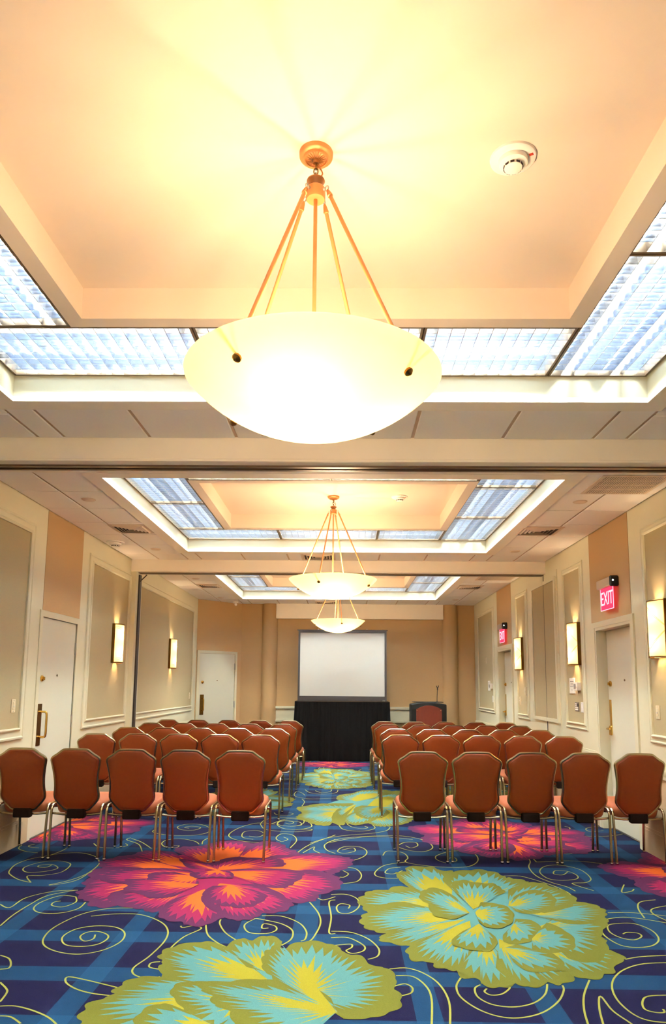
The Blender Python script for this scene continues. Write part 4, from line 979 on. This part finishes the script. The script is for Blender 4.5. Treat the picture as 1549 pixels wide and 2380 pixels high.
for x, y, lb in ((-2.41, 6.41, 'tan sprinkler cover left of the middle tray, nearer one'), (-2.42, 8.83, 'tan sprinkler cover left of the middle tray, farther one'), (2.19, 6.41, 'tan sprinkler cover right of the middle tray, nearer one'), (2.17, 8.84, 'tan sprinkler cover right of the middle tray, farther one'),
                 (-2.46, 13.87, 'tan sprinkler cover left of the farthest tray, farther one'), (2.22, 13.95, 'tan sprinkler cover right of the farthest tray'), (-2.43, 11.35, 'tan sprinkler cover left of the farthest tray, nearer one')): sprinkler(x, y, lb)
def diffuser(x, y, wx, wy, label):
    r = empty('ceiling_vent', (x, y, H)); tag(r, label, 'vent', 'square ceiling air diffusers')
    hx, hy = wx/2, wy/2
    m2 = MB(); m2.box(-hx-.03, hx+.03, -hy-.03, -hy, -.007, 0); m2.box(-hx-.03, hx+.03, hy, hy+.03, -.007, 0); m2.box(-hx-.03, -hx, -hy, hy, -.007, 0); m2.box(hx, hx+.03, -hy, hy, -.007, 0); m2.build('frame', 'vent', r)
    m2 = MB(); m2.box(-hx, hx, -hy, hy, -.002, 0); m2.build('throat', 'vent_dark', r)
    for k in range(5):
        f0 = 1-k*.19; f1 = f0-.10
        m2 = MB(); vs = []
        for f, z in ((f0, -.004), (f0-.02, -.004), (f1, -.017), (f1+.02, -.017)):
            vs += [(-hx*f, -hy*f, z), (hx*f, -hy*f, z), (hx*f, hy*f, z), (-hx*f, hy*f, z)]
        fs = []
        for q, s in ((0, 3), (3, 2), (2, 1), (1, 0)):
            for i in range(4): fs.append((q*4+i, q*4+(i+1) % 4, s*4+(i+1) % 4, s*4+i))
        m2.add(vs, fs); m2.build('slat', 'vent', r)
diffuser(-2.375, 7.65, .34, .36, 'square air diffuser left of the middle tray')
diffuser(2.13, 7.65, .42, .36, 'square air diffuser right of the middle tray')
diffuser(-.35, 9.30, .40, .40, 'square air diffuser between the middle tray and the far beam')
diffuser(-.35, 4.45, .40, .40, 'square air diffuser just beyond the nearest pendant bowl')
diffuser(-2.36, 12.15, .34, .36, 'square air diffuser left of the farthest tray')
diffuser(2.18, 12.12, .36, .36, 'square air diffuser right of the farthest tray')
diffuser(-.37, 14.52, .40, .40, 'square air diffuser between the farthest tray and the back wall')
def grille(x, y, wx, wy, label):
    r = empty('return_grille', (x, y, H)); tag(r, label, 'vent', 'square return air grilles')
    hx, hy = wx/2, wy/2
    m2 = MB(); m2.box(-hx-.025, hx+.025, -hy-.025, -hy, -.007, 0); m2.box(-hx-.025, hx+.025, hy, hy+.025, -.007, 0); m2.box(-hx-.025, -hx, -hy, hy, -.007, 0); m2.box(hx, hx+.025, -hy, hy, -.007, 0); m2.build('frame', 'vent', r)
    m2 = MB(); m2.box(-hx, hx, -hy, hy, -.002, 0); m2.build('throat', 'vent_dark', r)
    bm = MB(); bm.box(-.0055, .0055, -hy, hy, -.006, -.002); me = bm.mesh('slat', 'vent')
    n = int(wx/.02)
    for i in range(n): place('slat', me, r, (-hx+wx*(i+.5)/n, 0, 0))
    for k in (-.5, 0, .5):
        m2 = MB(); m2.box(-hx, hx, k*hy-.004, k*hy+.004, -.0065, -.002); m2.build('cross_bar', 'vent', r)
grille(2.385, 5.85, .52, .50, 'large return air grille by the right wall, nearer one')
grille(2.40, 11.05, .52, .44, 'large return air grille by the right wall, farther one')
r = empty('security_camera', (-2.27, 14.55, H)); tag(r, 'small white ceiling camera above the corner door', 'camera')
m2 = MB(); m2.lathe([(.0005, -.03), (.05, -.03), (.06, -.015), (.06, 0)], 20); m2.build('base', 'plastic', r, True)
m2 = MB(); m2.tube([(0, 0, -.03), (.01, -.02, -.06), (.025, -.06, -.07)], [.02, .026, .024], 12); m2.build('lens_body', 'plastic', r, True)

# ------------------------------------------------------------------ stacking chairs
def make_chair():
    r = empty('banquet_chair'); w = .207
    for s in (-1, 1):
        for f in (-1, 1):
            if f < 0: path = [(s*w, -.235, .006), (s*(w+.003), -.222, .20), (s*(w+.006), -.207, .375), (s*(w+.006), -.203, .405), (s*(w+.006), -.19, .428), (s*(w+.006), -.165, .442)]
            else: path = [(s*w, .225, .006), (s*(w+.003), .218, .20), (s*(w+.006), .205, .385), (s*(w+.006), .20, .41), (s*(w+.006), .185, .432), (s*(w+.006), .16, .442)]
            m2 = MB(); m2.tube(catmull(path, 3), .0115, 8); lg = m2.build('leg', 'chrome', r, True)
            m2 = MB(); m2.lathe([(.0005, .0), (.011, .0), (.0135, .004), (.0135, .016), (.012, .020)], 10, s*w, -.235 if f < 0 else .225); m2.build('foot_glide', 'glide', lg, True)
        m2 = MB(); m2.tube([(s*(w+.006), -.168, .441), (s*(w+.006), .163, .441)], .0112, 8); m2.build('side_rail', 'chrome', r, True)
    for y in (-.19, .19):
        m2 = MB(); m2.tube([(-w-.006, y, .372), (-.12, y, .362), (.12, y, .362), (w+.006, y, .372)], .0095, 8); m2.build('cross_rail', 'chrome', r, True)
    # seat cushion
    m2 = MB(); N = 28; rings = []
    def sup(a, hx, hy, e=.38):
        c, s = math.cos(a), math.sin(a)
        return (math.copysign(abs(c)**e, c)*hx, math.copysign(abs(s)**e, s)*hy)
    for (k, z) in ((.0, .378), (.80, .378), (.95, .384), (1.0, .402), (1.0, .440), (.965, .466), (.87, .480), (.55, .488), (0, .490)):
        rings.append((k, z))
    vs = []
    for (k, z) in rings:
        for i in range(N):
            x, y = sup(2*PI*i/N, .194*max(k, .002), .225*max(k, .002)); vs.append((x*(1.07 if z > .41 else 1.0), y+.035, z+.012*(y/.225)))
    fs = []
    for q in range(len(rings)-1):
        for i in range(N): fs.append((q*N+i, q*N+(i+1) % N, (q+1)*N+(i+1) % N, (q+1)*N+i))
    m2.add(vs, fs); m2.build('seat', 'seat', r, True)
    # backrest
    half = [(.088, .402), (.120, .424), (.160, .466), (.184, .500), (.187, .535), (.181, .580), (.180, .640), (.185, .700), (.194, .760), (.203, .805), (.204, .830), (.190, .850), (.160, .868), (.128, .892), (.108, .906), (.085, .912)]
    out = half+[(0, .914)]+[(-x, z) for x, z in half[::-1]]+[(0, .400)]
    pts = [(p.x, p.y) for p in catmull([(a, b, 0) for a, b in out], 2, True)]
    cz = .66; lean = lambda z: -.195-.205*(z-.40)
    m2 = MB(); n = len(pts); vs = []; ly = []
    for (k, off) in ((.0, -.036), (.45, -.034), (.80, -.028), (.93, -.020), (.985, -.008), (.985, .012), (.90, .028), (.6, .036), (0, .038)):
        for (x, z) in pts:
            zz = cz+(z-cz)*max(k, .002); vs.append((x*max(k, .002), lean(zz)+off, zz))
        ly.append(k)
    fs = []
    for q in range(len(ly)-1):
        for i in range(n): fs.append((q*n+i, (q+1)*n+i, (q+1)*n+(i+1) % n, q*n+(i+1) % n))
    m2.add(vs, fs); bk = m2.build('backrest', 'vinyl', r, True)
    m2 = MB(); m2.tube([(x*.925, lean(cz+(z-cz)*.94)-.0215, cz+(z-cz)*.94) for x, z in pts], .0022, 5, closed=True); m2.build('piping', 'vinyl', bk, True)
    m2 = MB(); m2.tube([(x, lean(z)+.0, z) for x, z in pts], .0115, 8, closed=True); m2.build('back_frame', 'chrome', r, True)
    m2 = MB(); m2.bev(-.074, .074, -.235, -.175, .335, .412, .008); m2.build('bracket', 'strap', r)
    return r
proto = make_chair()
def even(a, b): return [a+(b-a)*k/4 for k in range(5)]
ROWS = {'L': [(6.125, [-2.728, -2.265, -1.79, -1.326, -.864]), (7.97, even(-2.735, -.910)), (9.12, even(-2.735, -.885)), (10.2, even(-2.733, -.866)), (11.15, even(-2.735, -.835))],
        'R': [(6.165, [.677, 1.133, 1.595, 2.053, 2.512]), (8.21, even(.650, 2.50)), (9.32, even(.690, 2.53)), (10.32, even(.655, 2.52)), (11.2, even(.650, 2.53))]}
RN = ['row nearest the viewer', 'second row', 'third row', 'fourth row', 'row closest to the screen']
SN = ['on the aisle', 'second from the aisle', 'third from the aisle', 'fourth from the aisle', 'by the wall']
first = True
for sd in 'LR':
    for ri, (yr, xs) in enumerate(ROWS[sd]):
        for k, x in enumerate(xs):
            c = proto if first else copy_tree(proto); first = False
            seat = 4-k if sd == 'L' else k
            yo = (k*-.010 if sd == 'L' else k*.004) if ri == 0 else random.uniform(-.02, .02)
            c.location = (x, yr+.235+yo, 0.002); c.rotation_euler = (0, 0, random.uniform(-.008, .008))
            tag(c, 'brown vinyl chair, %s side, %s, %s' % ('left' if sd == 'L' else 'right', RN[ri], SN[seat]), 'chair', 'brown stacking chairs in two blocks')

# ------------------------------------------------------------------ skirted table, screen, lectern
tx0, tx1, ty0, ty1, tz = -.955, .905, 14.12, 14.60, 1.163
r = empty('skirted_table', ((tx0+tx1)/2, (ty0+ty1)/2, 0)); tag(r, 'tall table wrapped in a black pleated skirt under the screen', 'table')
cx, cy = (tx0+tx1)/2, (ty0+ty1)/2; hx, hy = (tx1-tx0)/2, (ty1-ty0)/2
m2 = MB(); m2.bev(-hx, hx, -hy, hy, tz-.03, tz, .004); tt = m2.build('tabletop', 'cloth', r)
m2 = MB(); m2.box(-hx-.003, hx+.003, -hy-.004, -hy, tz-.012, tz+.001); m2.build('front_edge', 'track_alu', tt)
for sx in (-1, 1):
    for sy in (-1, 1):
        m2 = MB(); m2.tube([(sx*(hx-.08), sy*(hy-.06), 0), (sx*(hx-.08), sy*(hy-.06), tz-.03)], .016, 8); m2.build('leg', 'steel', r, True)
per = []
def edge(a, b, n):
    for i in range(n): t = i/n; per.append((a[0]+(b[0]-a[0])*t, a[1]+(b[1]-a[1])*t))
edge((-hx, -hy), (hx, -hy), 150); edge((hx, -hy), (hx, hy), 40); edge((hx, hy), (-hx, hy), 60); edge((-hx, hy), (-hx, -hy), 40)
zs = [tz-.008, tz-.05, tz-.12, .9, .75, .55, .35, .18, .06, .006]; n = len(per); vs = []
for q, z in enumerate(zs):
    f = (tz-z)/tz
    for i, (x, y) in enumerate(per):
        ph = i*.55+1.3*math.sin(i*.11); big = math.sin(i*.13+.7)+.6*math.sin(i*.071+2.0)
        o = .008+.005*math.sin(ph*2.1)*(1-f)+.016*f*math.sin(ph*.9)+.030*f*f*big+.045*f
        nx = 1 if x >= hx-1e-6 else (-1 if x <= -hx+1e-6 else 0); ny = 1 if y >= hy-1e-6 else (-1 if y <= -hy+1e-6 else 0)
        vs.append((x+nx*o, y+ny*max(o, .004), z))
fs = [(q*n+i, (q+1)*n+i, (q+1)*n+(i+1) % n, q*n+(i+1) % n) for q in range(len(zs)-1) for i in range(n)]
m2 = MB(); m2.add(vs, fs); m2.build('skirt', 'cloth', r, True)

sy = 14.36
r = empty('projection_screen', (-.022, sy, tz+.002)); tag(r, 'white projection screen in a dark frame standing on the black table', 'projection screen')
z = lambda v: v-tz
m2 = MB(); m2.box(-.888, .874, .0, .012, z(1.25), z(2.545)); m2.build('screen_fabric', 'screen', r)
m2 = MB(); W2 = .905
m2.box(-W2, -.866, -.012, .022, z(1.163), z(2.578)); m2.box(.852, W2-.012, -.012, .022, z(1.163), z(2.578)); m2.box(-.866, .852, -.012, .022, z(1.163), z(1.256)); m2.box(-.866, .852, -.012, .022, z(2.536), z(2.578)); m2.build('border', 'sframe', r)
m2 = MB(); m2.bev(-.93, .915, -.018, .03, z(2.578), z(2.598), .003); m2.build('top_bar', 'sframe', r)
for x in (-.50, .49):
    m2 = MB(); m2.bev(x-.012, x+.012, -.02, .0, z(2.598), z(2.615), .002); m2.build('clip', 'glide', r)
m2 = MB(); m2.bev(.80, .86, -.06, -.02, 0.001, .012, .002); m2.build('latch', 'glide', r)

r = empty('lectern', (1.703, 14.42, 0)); tag(r, 'charcoal lectern with arched cherry wood front and gooseneck microphone stand', 'lectern')
def arch(hw, z0, zs_, zt, n=14, cr=.03):
    p = [(-hw, z0), (hw, z0), (hw, zs_)]
    for i in range(1, n): a = i/n; x = hw*(1-2*a); p.append((x, zs_+(zt-zs_)*(1-(x/hw)**2)))
    p.append((-hw, zs_)); return p
m2 = MB(); m2.prism(arch(.352, 0, 1.115, 1.155), lambda x, z_: (x, -.22, z_), lambda x, z_: (x, .22, z_)); body = m2.build('body', 'podium', r)
bv = body.modifiers.new('round', 'BEVEL'); bv.width = .018; bv.segments = 3; bv.limit_method = 'ANGLE'; bv.angle_limit = math.radians(50)
m2 = MB(); m2.prism(arch(.254, .12, 1.015, 1.093), lambda x, z_: (x, -.232, z_), lambda x, z_: (x, -.215, z_)); fp = m2.build('front_panel', 'wood', r)
for x in (-.238, .233):
    m2 = MB(); m2.tube([(x, -.232, .995), (x, -.238, .995)], .009, 10); m2.build('screw', 'glide', fp)
m2 = MB(); m2.bev(-.30, .30, -.15, .20, 1.15, 1.162, .003); m2.build('reading_top', 'podium', r)
m2 = MB(); m2.tube(catmull([(.19, .0, 1.155), (.192, .0, 1.25), (.198, 0, 1.36), (.202, 0, 1.41)], 4), .006, 8); st = m2.build('gooseneck', 'black', r, True)
m2 = MB(); m2.tube([(.202, 0, 1.40), (.202, 0, 1.44)], .011, 8); m2.tube(catmull([(.183, -.01, 1.485), (.186, -.005, 1.462), (.202, 0, 1.445), (.219, -.005, 1.462), (.222, -.01, 1.490)], 4), .0075, 8); m2.build('microphone_clip', 'black', st, True)
m2 = MB(); m2.lathe([(.0005, 1.170), (.022, 1.170), (.026, 1.160)], 14, .19, 0); m2.build('mount', 'black', st, True)
